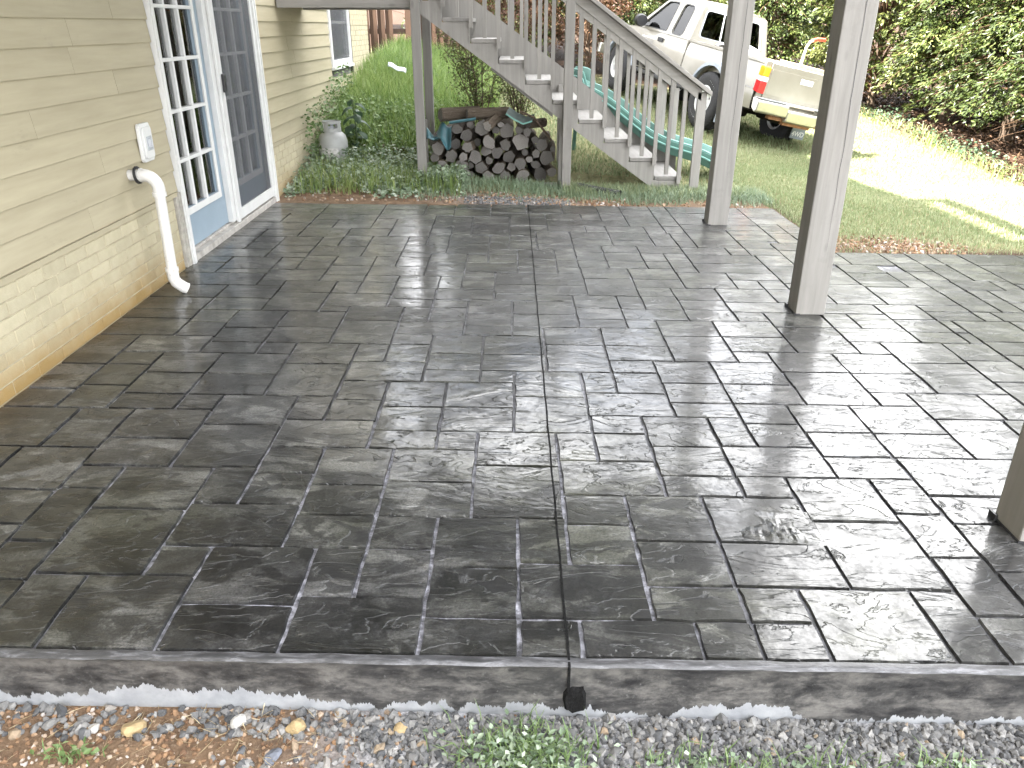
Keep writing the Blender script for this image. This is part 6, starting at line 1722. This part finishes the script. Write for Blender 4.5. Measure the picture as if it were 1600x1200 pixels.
# ================================================================== STONES AND GRAVEL
def ico():
    bm = bmesh.new(); bmesh.ops.create_icosphere(bm, subdivisions=1, radius=1)
    v = np.array([x.co[:] for x in bm.verts]); f = np.array([[y.index for y in x.verts] for x in bm.faces]); bm.free()
    return v, f
ICO_V, ICO_F = ico()
def pebbles(name, pos, size, mat, label=None):
    n = len(pos); nv = len(ICO_V)
    sc = size[:, None, None] * nr.uniform(0.6, 1.25, (n, 1, 3))
    jit = 1 + nr.uniform(-0.42, 0.25, (n, nv, 1))
    v = ICO_V[None] * jit * sc
    a = nr.uniform(0, 2 * np.pi, n); b = nr.uniform(-0.9, 0.9, n)
    ca, sa, cb, sb_ = np.cos(a), np.sin(a), np.cos(b), np.sin(b)
    x = v[:, :, 0] * cb[:, None] + v[:, :, 2] * sb_[:, None]; z = -v[:, :, 0] * sb_[:, None] + v[:, :, 2] * cb[:, None]
    y = v[:, :, 1]
    v = np.stack([x * ca[:, None] - y * sa[:, None], x * sa[:, None] + y * ca[:, None], z], 2) + pos[:, None, :]
    F = (ICO_F[None] + (np.arange(n) * nv)[:, None, None]).reshape(-1, 3)
    me = np_mesh(name, v.reshape(-1, 3), 3, mat, np.repeat(nr.uniform(0, 1, n), len(ICO_F)), F)
    o = bpy.data.objects.new(name, me); COL.objects.link(o)
    return tag(o, kind='stuff')
def scatter(n, x0, x1, y0, y1, dens=None):
    p = np.stack([nr.uniform(x0, x1, n), nr.uniform(y0, y1, n)], 1)
    if dens is not None: p = p[nr.uniform(0, 1, n) < dens(p[:, 0], p[:, 1])]
    return p
def lift(p, dz=0.0):
    return np.stack([p[:, 0], p[:, 1], ground_z(p[:, 0], p[:, 1]) + dz], 1)
fy = lambda x: VF - 0.009 * x
p = scatter(8200, -0.85, 1.9, 1.22, 1.535, lambda x, y: np.clip(0.05 + 1.2 * sstep(-0.55, -0.1, x) - 0.55 * np.exp(-((x - 0.05) / 0.28) ** 2 - ((y - 1.36) / 0.08) ** 2), 0, 1))
p = p[p[:, 1] < fy(p[:, 0]) - 0.008]
pebbles('gravel', lift(p, 0.004), np.abs(nr.normal(0.0070, 0.0032, len(p))) + 0.004, M['gravel'])
p = scatter(380, -1.7, -0.2, 1.44, 1.54); p = p[p[:, 1] < fy(p[:, 0]) - 0.006]
pebbles('gravel', lift(p, 0.003), np.abs(nr.normal(0.008, 0.004, len(p))) + 0.003, M['gravel'])
p = scatter(9000, 1.9, 4.6, 0.6, 1.53); p = p[p[:, 1] < fy(p[:, 0]) - 0.008]
pebbles('gravel', lift(p, 0.004), np.abs(nr.normal(0.0085, 0.0035, len(p))) + 0.004, M['gravel'])
p = scatter(7000, -1.0, 1.9, 0.5, 1.22)
pebbles('gravel', lift(p, 0.004), np.abs(nr.normal(0.0085, 0.0035, len(p))) + 0.004, M['gravel'])
p = scatter(3800, -1.8, 0.5, 1.15, 1.54, lambda x, y: np.clip(1.1 - 1.0 * sstep(-0.7, 0.0, x), 0.05, 1)); p = p[p[:, 1] < fy(p[:, 0]) - 0.005]
pebbles('soil_crumbs', lift(p, 0.001), np.abs(nr.normal(0.0042, 0.0025, len(p))) + 0.0016, M['soilstone'])
p = scatter(1700, -2.1, 2.4, 7.28, 7.66, lambda x, y: np.where(x > -0.4, 1.0, 0.35) * np.where(x > 1.2, 0.3, 1))
pebbles('soil_crumbs', lift(p, 0.002), np.abs(nr.normal(0.009, 0.004, len(p))) + 0.003, M['soilstone'])
p = scatter(900, -0.45, 0.55, 7.27, 7.50); pebbles('gravel', lift(p, 0.003), np.abs(nr.normal(0.008, 0.003, len(p))) + 0.003, M['gravel'])
p = scatter(1800, 2.42, 3.7, 5.72, 6.35, lambda x, y: np.exp(-((x - 2.95) / 0.45) ** 2 - ((y - 5.95) / 0.25) ** 2)); pebbles('soil_crumbs', lift(p, 0.003), np.abs(nr.normal(0.008, 0.004, len(p))) + 0.003, M['soilstone'])

def stone(x, y, r, mat, label, seed, flat=0.7):
    q = random.Random(seed); bm = bmesh.new(); bmesh.ops.create_icosphere(bm, subdivisions=2, radius=1)
    ax = [Vector((q.uniform(-1, 1), q.uniform(-1, 1), q.uniform(-1, 1))).normalized() for _ in range(7)]
    cut = [q.uniform(0.55, 0.85) for _ in ax]
    for v in bm.verts:
        c = v.co.copy()
        for a, d in zip(ax, cut):
            k = c.dot(a)
            if k > d: c -= a * (k - d)
        v.co = Vector((c.x * r * q.uniform(0.97, 1.03) * 1.15, c.y * r, c.z * r * flat))
    me = bpy.data.meshes.new('stone'); bm.to_mesh(me); bm.free(); me.materials.append(mat)
    o = inst('stone', me, None, (x, y, float(ground_z(x, y)) + r * flat * 0.45), (0, 0, q.uniform(0, 6)))
    tag(o, label, 'stone', 'larger stones lying in front of the patio edge')
stone(-0.985, 1.468, 0.030, M['tanstone'], 'broad tan stone on the soil near the left of the patio edge', 1)
stone(-1.09, 1.47, 0.016, M['whitestone'], 'small white stone left of the broad tan stone', 2)
stone(-0.565, 1.47, 0.027, M['tanstone'], 'tall yellowish stone standing close to the stained slab edge', 3, 0.95)
stone(-0.72, 1.49, 0.022, M['whitestone'], 'pale grey stone touching the slab below the drips', 4, 0.9)
stone(-0.60, 1.385, 0.024, M['greystone'], 'dark blue grey stone nearest the bottom of the photo at left', 5)
stone(-0.29, 1.478, 0.021, M['tanstone'], 'small tan stone in grey gravel left of the weeds', 6)

# ================================================================== GRASS, IVY, WEEDS
def stuff_obj(name, me):
    o = bpy.data.objects.new(name, me); COL.objects.link(o)
    return tag(o, kind='stuff')
def tw(n): return nr.uniform(0, 1, n)
def grass_mesh(name, p, hmin, hmax, w, mat, lean=0.6, bias=0.0, dz=-0.004):
    n = len(p); H = nr.uniform(hmin, hmax, n)
    patch = 0.5 + 0.28 * np.sin(p[:, 0] * 1.7 + 2 * np.sin(p[:, 1] * 0.9)) * np.cos(p[:, 1] * 1.3 + p[:, 0] * 0.6)
    v = blades(lift(p, dz), H, nr.uniform(0.7, 1.2, n) * w, lean)
    r = np.clip(0.55 * nr.uniform(0, 1, n) + 0.45 * patch + bias, 0, 1)
    return stuff_obj(name, np_mesh(name, v, 4, mat, np.repeat(r, 2)))
off = lambda x, y: ~on_slab(x, y, 0.012)
p = scatter(120000, 2.4, 7.2, 5.6, 11.2, lambda x, y: off(x, y) * np.where(x > 6.4, 0.3, 1) * np.clip(1.0 - 0.92 * np.exp(-((x - 2.95) / 0.45) ** 2 - ((y - 5.95) / 0.26) ** 2), 0, 1) * np.clip((5.9 - y) * -3 + 0.35, 0.25, 1))
grass_mesh('lawn_grass', p, 0.018, 0.05, 0.006, M['grass'])
p = scatter(60000, 3.6, 9.0, 4.6, 8.5, lambda x, y: off(x, y) * np.where(x > 6.5, 0.2, 1) * (y > 5.6)); p = p[p[:, 0] > 7.0] if False else p[p[:, 1] < 5.6] if False else p[p[:, 0] > 7.0]
if len(p): grass_mesh('lawn_grass', p, 0.02, 0.06, 0.007, M['grass'])
p = scatter(26000, 4.15, 8.0, 1.7, 5.7, off)
grass_mesh('lawn_grass', p, 0.025, 0.06, 0.009, M['grass'])
p = scatter(110000, -0.9, 7.0, 7.85, 16.5, lambda x, y: np.where((y < 11.2) & (x > 2.4), 0, 1) * np.clip(1.25 - (y - 8) * 0.07, 0.4, 1) * np.where((x > 0.55) & (x < 1.5) & (y > 8.02) & (y < 8.6), 0.08, 1) * np.where((x < 0.5) & (x > -0.9) & (y < 8.7), 0.15, 1))
grass_mesh('lawn_grass', p, 0.022, 0.065, 0.008, M['grass'], bias=-0.06)
p = scatter(17000, -0.9, 2.5, 7.32, 8.06, lambda x, y: np.clip((y - 7.30 + 0.08 * np.sin(x * 6)) * 1.8, 0, 1) * np.where(x < 0.6, 0.6, 1) * np.where((x > -0.5) & (x < 0.5) & (y < 7.5), 0.25, 1))
grass_mesh('edge_grass', p, 0.03, 0.11, 0.006, M['ivy'], 1.0, -0.05)
p = scatter(7500, 0.5, 2.4, 7.62, 8.1, lambda x, y: np.clip((y - 7.6) * 3, 0, 1)); grass_mesh('edge_grass', p, 0.03, 0.13, 0.006, M['grass'], 1.0, 0.05)
p = scatter(42000, -2.15, -0.2, 8.9, 16.0, lambda x, y: np.clip(0.35 + (y - 8.9) * 0.3, 0, 1) * np.where(x > -0.8, 0.35, 1))
grass_mesh('tall_grass', p, 0.15, 0.50, 0.011, M['tallgrass'], 0.7)
p = scatter(2600, 6.1, 7.0, 7.0, 16.5, lambda x, y: np.exp(-((x - 6.55 - 0.15 * np.sin(y * 2)) / 0.22) ** 2)); grass_mesh('tall_grass', p, 0.06, 0.20, 0.010, M['tallgrass'], 1.0, 0.25)
# straw and weeds in front of the slab
p = scatter(900, -1.5, 0.0, 1.2, 1.53, lambda x, y: np.exp(-((x + 0.72) / 0.35) ** 2) * 0.8 + 0.12)
n = len(p); d = nr.normal(size=(n, 3)); d[:, 2] = np.abs(d[:, 2]) * 0.15
stuff_obj('dry_straw', np_mesh('dry_straw', leaf_quads(lift(p, 0.006), d, nr.uniform(0.02, 0.075, n), nr.uniform(0.0012, 0.0026, n), 0.05), 4, M['drygrass'], tw(n)))
def weed_patch(cx, cy, sx, sy, nb, nl, h):
    p = np.stack([nr.normal(cx, sx, nb), nr.normal(cy, sy, nb)], 1); p = p[p[:, 1] < fy(p[:, 0]) - 0.02]
    grass_mesh('weed_grass', p, h * 0.35, h, 0.0042, M['weed'], 1.1, 0.1)
    p = np.stack([nr.normal(cx, sx, nl), nr.normal(cy - 0.01, sy, nl)], 1); p = p[p[:, 1] < fy(p[:, 0]) - 0.02]; n = len(p)
    d = nr.normal(size=(n, 3)); d[:, 2] = np.abs(d[:, 2]) * 0.5
    b = lift(p, 0); b[:, 2] += nr.uniform(0.004, h * 0.55, n)
    N = nr.normal(size=(n, 3)) * 0.4 + np.array([[0, 0, 1.0]])
    stuff_obj('weed_leaves', np_mesh('weed_leaves', leaf_quads(b, d, nr.uniform(0.012, 0.026, n), nr.uniform(0.008, 0.016, n), 0.08, N), 4, M['ivy' if cx > -0.3 else 'weed'], tw(n)))
weed_patch(0.03, 1.395, 0.085, 0.045, 420, 520, 0.095)
weed_patch(0.50, 1.36, 0.10, 0.03, 150, 120, 0.08)
weed_patch(0.78, 1.35, 0.08, 0.03, 120, 60, 0.08)
weed_patch(-1.10, 1.385, 0.035, 0.012, 30, 30, 0.06)
weed_patch(1.10, 1.38, 0.05, 0.02, 60, 40, 0.07)
# ivy and creeping leaves at the far edge, by the tank
def ivy(n, x0, x1, y0, y1, hmax, dens, size=(0.022, 0.05), mat='ivy'):
    p = scatter(n, x0, x1, y0, y1, dens); n = len(p)
    b = lift(p, 0); b[:, 2] += nr.uniform(0.01, 1, n) ** 1.4 * hmax(p[:, 0], p[:, 1])
    d = nr.normal(size=(n, 3)); d[:, 2] *= 0.35; d[:, 1] -= 0.5
    N = nr.normal(size=(n, 3)) * 0.45 + np.array([[0.1, -0.55, 0.8]])
    L = nr.uniform(size[0], size[1], n)
    stuff_obj('ivy_leaves', np_mesh('ivy_leaves', leaf_quads(b, d, L, L * nr.uniform(0.65, 0.95, n), 0.08, N), 4, M[mat], tw(n)))
ivy(7600, -2.17, -0.45, 7.36, 8.75, lambda x, y: 0.05 + 0.17 * np.clip(y - 7.6, 0, 1), lambda x, y: np.clip((y - 7.36 - 0.12 * np.sin(x * 7) - 0.25 * np.exp(-((x + 1.65) / 0.22) ** 2) - 0.2 * np.exp(-((x + 1.95) / 0.10) ** 2)) * 4, 0, 1) * np.where(x > -0.9, 0.4, 1))
p = scatter(2600, -2.1, -0.5, 7.5, 8.9); grass_mesh('edge_grass', p, 0.08, 0.26, 0.008, M['tallgrass'], 1.0, 0.05)
ivy(1500, -0.95, -0.45, 7.75, 8.15, lambda x, y: 0.16 + 0 * x, lambda x, y: 0.8 + 0 * x)
ivy(5200, -2.17, -0.85, 8.7, 10.2, lambda x, y: 0.22 + 0.1 * (y - 8.7), lambda x, y: np.where((x > -1.5) & (y < 9.5), 0.75, 1), (0.03, 0.06), 'weed')
ivy(1400, -2.18, -2.0, 8.4, 10.5, lambda x, y: 0.62 + 0 * x, lambda x, y: 1 + 0 * x, (0.025, 0.055), 'weed')
ivy(1300, 6.5, 7.1, 7.5, 15.5, lambda x, y: 0.16 + 0 * x, lambda x, y: np.clip(0.6 + 0.5 * np.sin(y * 2.2), 0.1, 1), (0.035, 0.07), 'bigleaf')
# leaf litter under the hedge
p = scatter(9000, 6.5, 9.0, 7.0, 18.0); n = len(p); d = nr.normal(size=(n, 3)); d[:, 2] *= 0.2
stuff_obj('leaf_litter', np_mesh('leaf_litter', leaf_quads(lift(p, 0.02), d, nr.uniform(0.04, 0.10, n), nr.uniform(0.02, 0.05, n), 0.15), 4, M['deadleaf'], tw(n)))

# tall weed with large drooping leaves by the wall
def build_weed():
    x, y = -1.72, 8.95
    z = float(ground_z(x, y))
    t = thing('tall_weed', 'tall weed with large drooping dark leaves by the wall behind the tank', 'plant', (x, y, z))
    b = MB(); b.tube([(0, 0, -0.02), (0.01, 0, 0.3), (-0.01, -0.01, 0.62)], [0.012, 0.010, 0.006], 7); b.build('stem', M['weedstem'], t, True)
    for i in range(15):
        h = 0.14 + 0.49 * i / 14; a = i * 2.4
        d = Vector((math.cos(a), math.sin(a), 0)); L = 0.20 - 0.05 * abs(i - 7) / 7; w = L * 0.52
        s = Vector((-d.y, d.x, 0)); m = MB()
        def fn(u, v):
            ww = w * 0.5 * math.sin(math.pi * min(1, u * 0.92 + 0.06)) ** 0.75
            q = d * (0.02 + L * (u - 0.25 * u * u)) + Vector((0, 0, h + 0.03 * u - 0.62 * L * u * u))
            return q + s * ww * (v * 2 - 1) + Vector((0, 0, -0.02 * abs(v * 2 - 1)))
        m.grid(fn, 6, 2); m.build('leaf', M['bigleaf'], t, True)
M['weedstem'] = simple('green_stem', (0.09, 0.13, 0.06), 0.7)
build_weed()

# ================================================================== SHRUBS AND TREES
def branch_tubes(mb, paths, n=5):
    for (p, r) in paths: mb.tube(p, r, n, True)
def make_shrub(seed, h, spread, nst, nleaf, mat):
    q = random.Random(seed); mb = MB(); tips = []
    for i in range(nst):
        a = q.uniform(0, 6.28); L = h * q.uniform(0.7, 1.05); sp = spread * q.uniform(0.3, 1)
        pts = []
        for k in range(7):
            s = k / 6
            pts.append(Vector((math.cos(a) * sp * s ** 1.3 + 0.02 * q.uniform(-1, 1), math.sin(a) * sp * s ** 1.3 + 0.02 * q.uniform(-1, 1), L * s)))
        mb.tube(pts, [0.010 * (1 - 0.75 * k / 6) for k in range(7)], 5)
        for k in range(2, 7):
            for _ in range(3):
                o = pts[k] + Vector((q.uniform(-1, 1), q.uniform(-1, 1), q.uniform(0.1, 1.0))) * 0.16 * h
                mb.tube([pts[k], pts[k].lerp(o, 0.5) + Vector((0, 0, 0.015)), o], [0.0045, 0.0035, 0.0015], 4); tips += [o, pts[k].lerp(o, 0.6)]
    P_ = np.array([t[:] for t in tips]); n = nleaf
    idx = nr.integers(0, len(P_), n); b = P_[idx] + nr.normal(0, 0.035, (n, 3))
    d = nr.normal(size=(n, 3)); L = nr.uniform(0.02, 0.045, n)
    lv = np_mesh('foliage', leaf_quads(b, d, L, L * 0.5, 0.1), 4, mat, tw(n))
    return mb.mesh('branches', M['twig'], True), lv
for k, (x, y, h, sp, nst, nl, mt, lab) in enumerate(((-0.36, 9.75, 1.45, 0.50, 9, 3400, 'shrubleaf', 'thin twiggy green shrub behind the left half of the woodpile'), (0.10, 10.0, 1.15, 0.42, 10, 2300, 'shrubleaf', 'browner twiggy shrub behind the middle of the woodpile'))):
    br, lv = make_shrub(30 + k, h, sp, nst, nl, M[mt])
    t = thing('shrub', lab, 'shrub', (x, y, float(ground_z(x, y)) - 0.02), 0, 'twiggy shrubs behind the woodpile')
    inst('branches', br, t); inst('foliage', lv, t)

def make_conifer(seed, h, rad, nb, per, mat, zlow=0.55, leaf=(0.05, 0.10), droop=0.45):
    q = np.random.default_rng(seed)
    bases = []; ups = []; Ds = []; Ls = []; rn = []
    mb = MB(); rq = random.Random(seed)
    for i in range(nb):
        z0 = zlow + (h - zlow) * q.uniform(0, 1) ** 0.9
        fr = 1 - (z0 - zlow) / (h - zlow)
        R_ = rad * (0.25 + 0.75 * fr ** 0.7) * q.uniform(0.55, 1.08)
        a = q.uniform(0, 2 * np.pi); d = np.array([np.cos(a), np.sin(a), 0]); s = np.array([-np.sin(a), np.cos(a), 0])
        if i % 3 == 0:
            pts = [Vector((d * R_ * u)) + Vector((0, 0, z0 + 0.22 * R_ * u - droop * R_ * u * u)) for u in (0, 0.35, 0.7, 0.98)]
            mb.tube(pts, [0.018, 0.013, 0.008, 0.003], 4)
        m = per
        u = q.uniform(0.28, 1.0, m) ** 0.8
        side = q.uniform(-1, 1, m); wid = 0.30 * R_ * np.sin(np.pi * np.clip(u * 0.85 + 0.12, 0, 1))
        p = d[None] * (R_ * u)[:, None] + s[None] * (side * wid)[:, None]
        p[:, 2] += z0 + 0.22 * R_ * u - droop * R_ * u * u - 0.16 * np.abs(side) * wid + q.normal(0, 0.03, m)
        dd = d[None] * 0.75 + s[None] * side[:, None] * 0.9 + np.array([[0, 0, -0.45]]) + q.normal(0, 0.32, (m, 3))
        nn = q.normal(0, 0.45, (m, 3)) + d[None] * 0.5 + np.array([[0, 0, 0.9]])
        bases.append(p); Ds.append(dd); ups.append(nn); Ls.append(q.uniform(leaf[0], leaf[1], m)); rn.append(np.clip(q.uniform(0.0, 0.55) + q.uniform(0, 0.45, m), 0, 1))
    b = np.concatenate(bases); d = np.concatenate(Ds); nn = np.concatenate(ups); L = np.concatenate(Ls)
    lv = np_mesh('foliage', leaf_quads(b, d, L, L * q.uniform(0.3, 0.5, len(L)), 0.08, nn), 4, mat, np.concatenate(rn))
    # dead inner twigs hanging under the crown
    for i in range(70):
        a = rq.uniform(0, 6.28); r0 = rq.uniform(0.05, 0.75) * rad; z0 = rq.uniform(0.35, h * 0.45)
        p0 = Vector((math.cos(a) * r0 * 0.5, math.sin(a) * r0 * 0.5, z0 + 0.15)); p1 = Vector((math.cos(a + 0.2) * (r0 + 0.25), math.sin(a + 0.2) * (r0 + 0.25), z0 - 0.25 * rq.random()))
        mb.tube([p0, p0.lerp(p1, 0.5) + Vector((0, 0, 0.03)), p1], [0.006, 0.005, 0.002], 4)
    tk = MB(); tk.tube([(0, 0, -0.3), (0.02, 0.01, h * 0.3), (-0.02, 0.02, h * 0.65), (0, 0, h * 0.97)], [0.12, 0.09, 0.055, 0.01], 9)
    return tk.mesh('trunk', M['twig'], True), mb.mesh('limbs', M['deadtwig'], True), lv
def make_round(seed, h, rad, ncl, per, mat, leaf=(0.07, 0.13), zlow=0.3):
    q = np.random.default_rng(seed); rq = random.Random(seed)
    mb = MB(); B = []; D_ = []; NN = []; L_ = []; rn = []
    for i in range(ncl):
        th = q.uniform(0, 2 * np.pi); zz = q.uniform(0, 1) ** 0.8
        rr = rad * (0.35 + 0.65 * np.sin(np.pi * np.clip(0.12 + 0.8 * zz, 0, 1))) * q.uniform(0.5, 1.05)
        c = np.array([np.cos(th) * rr, np.sin(th) * rr, zlow + (h - zlow) * zz])
        if i % 2 == 0:
            mb.tube([Vector((0, 0, c[2] * 0.45)), Vector((c[0] * 0.5, c[1] * 0.5, c[2] * 0.8)), Vector(c)], [0.022, 0.013, 0.004], 4)
        m = per; s = q.uniform(0.16, 0.34)
        p = c[None] + q.normal(0, s * 0.55, (m, 3)) * np.array([[1, 1, 0.6]])
        out = np.array([[np.cos(th), np.sin(th), 0.0]])
        B.append(p); D_.append(out * 0.5 + np.array([[0, 0, -0.6]]) + q.normal(0, 0.5, (m, 3))); NN.append(out * 0.6 + np.array([[0, 0, 0.9]]) + q.normal(0, 0.4, (m, 3)))
        L_.append(q.uniform(leaf[0], leaf[1], m)); rn.append(np.clip(q.uniform(0, 0.5) + q.uniform(0, 0.5, m), 0, 1))
    L = np.concatenate(L_)
    lv = np_mesh('foliage', leaf_quads(np.concatenate(B), np.concatenate(D_), L, L * q.uniform(0.45, 0.65, len(L)), 0.1, np.concatenate(NN)), 4, mat, np.concatenate(rn))
    tk = MB(); tk.tube([(0, 0, -0.3), (0.03, 0.01, h * 0.3), (-0.03, 0.02, h * 0.8)], [0.09, 0.07, 0.02], 8)
    return tk.mesh('trunk', M['twig'], True), mb.mesh('limbs', M['deadtwig'], True), lv
PROTO = {
    'con0': make_conifer(1, 4.2, 1.6, 330, 75, M['conifer']),
    'con1': make_conifer(2, 3.8, 1.7, 310, 75, M['conifer'], 0.75, (0.055, 0.115), 0.55),
    'bright': make_round(3, 4.4, 1.5, 190, 85, M['yellowleaf']),
    'red': make_round(4, 2.6, 1.0, 80, 60, M['redleaf'], (0.05, 0.10)),
    'tall': make_conifer(5, 8.5, 2.4, 240, 70, M['conifer'], 1.2, (0.12, 0.24), 0.4),
    'broad': make_round(6, 8.0, 2.7, 170, 70, M['yellowleaf'], (0.14, 0.26), 1.0),
}
def tree(kind, x, y, rz, sc, label, group):
    t = thing('hedge_tree' if kind in ('con0', 'con1', 'bright') else ('red_shrub' if kind == 'red' else 'tall_tree'), label, 'shrub' if kind == 'red' else 'tree', (x, y, float(ground_z(x, y))), rz, group)
    t.scale = (sc, sc, sc * (0.95 if group == G1 else 1))
    tk, lb, lv = PROTO[kind]
    inst('trunk', tk, t); inst('limbs', lb, t); inst('crown', lv, t)
    return t
G1 = 'evergreens and bushes of the hedge along the sunny lawn'
tree('con0', 8.15, 8.0, 0.3, 0.95, 'hedge evergreen at the right edge of the photo, nearest the patio', G1)
tree('bright', 8.0, 9.55, 1.2, 0.92, 'bright leaved hedge tree over brown ground right of the near post', G1)
tree('con1', 7.85, 11.0, 2.2, 1.0, 'drooping hedge evergreen over the lit lawn to the right of the truck', G1)
tree('con0', 7.75, 12.7, 3.6, 1.0, 'feathery hedge evergreen just right of the near deck post', G1)
tree('con1', 7.6, 14.4, 4.8, 0.95, 'hedge evergreen behind the near deck post', G1)
tree('bright', 7.0, 16.1, 0.7, 0.9, 'bright bushy tree behind the truck bed handle', G1)
tree('con0', 5.4, 17.6, 2.9, 1.0, 'evergreen directly behind the truck cab roof', G1)
tree('bright', 3.9, 18.4, 5.2, 0.95, 'bright leaved tree seen past the truck bonnet', G1)
tree('con1', 2.5, 18.0, 1.9, 0.9, 'dark evergreen between the tall stair post and the bonnet', G1)
tree('red', 1.5, 16.9, 0.4, 0.75, 'red brown bush seen through the balusters right of the tall stair post', 'red brown bushes behind the stairs')
tree('bright', 0.5, 18.2, 3.3, 0.9, 'bright leaved tree seen through the upper balusters of the stairs', G1)
tree('red', -0.05, 16.6, 2.4, 0.8, 'red brown bush seen through the upper balusters left of the tall stair post', 'red brown bushes behind the stairs')
tree('con1', -1.0, 18.8, 0.9, 0.9, 'evergreen behind the right end of the brown fence', G1)
BACK = ['second row evergreen behind the hedge tree at the right edge of the photo', 'second row evergreen behind the bright leaved hedge tree on the right', 'second row evergreen seen above the sunny lawn between two hedge trees', 'second row evergreen behind the near deck post',
        'second row evergreen behind the rear window of the truck', 'second row evergreen behind the truck bonnet', 'second row evergreen behind the upper end of the stairs']
for i, (k, x, y, s) in enumerate((('con1', 10.1, 8.8, 1.0), ('con0', 10.0, 11.4, 1.05), ('con1', 9.8, 14.0, 1.05), ('con0', 9.2, 16.8, 1.0), ('con1', 6.4, 19.6, 1.05), ('con0', 3.2, 20.2, 1.05), ('con1', 0.6, 20.4, 1.0))):
    tree(k, x, y, i * 2.1, s, BACK[i], G1)
G2 = 'tall trees rising beyond the hedge'
TALL = (('tall', -4.0, 23, 0.8, 'tall dark tree far behind the brown fence'), ('tall', -0.6, 22.5, 0.9, 'tall dark tree rising beyond the woodpile shrubs'), ('broad', 2.2, 22.8, 0.85, 'tall broad leaved tree rising beyond the stairs'), ('tall', 5.0, 22.0, 0.85, 'tall dark tree rising beyond the truck bonnet'), ('broad', 8.0, 20.5, 0.8, 'tall broad leaved tree rising beyond the truck bed'),
        ('tall', 11.0, 17.6, 0.82, 'tall dark tree rising behind the near deck post'), ('tall', 11.8, 14.2, 0.85, 'tall dark tree rising over the middle of the right hedge'), ('broad', 12.2, 11.0, 0.72, 'tall broad leaved tree rising over the right end of the hedge'), ('tall', 12.0, 7.8, 0.75, 'tall dark tree standing beyond the right edge of the photo'))
for i, (k, x, y, s, lab) in enumerate(TALL):
    tree(k, x, y, i * 1.7, s, lab, G2)
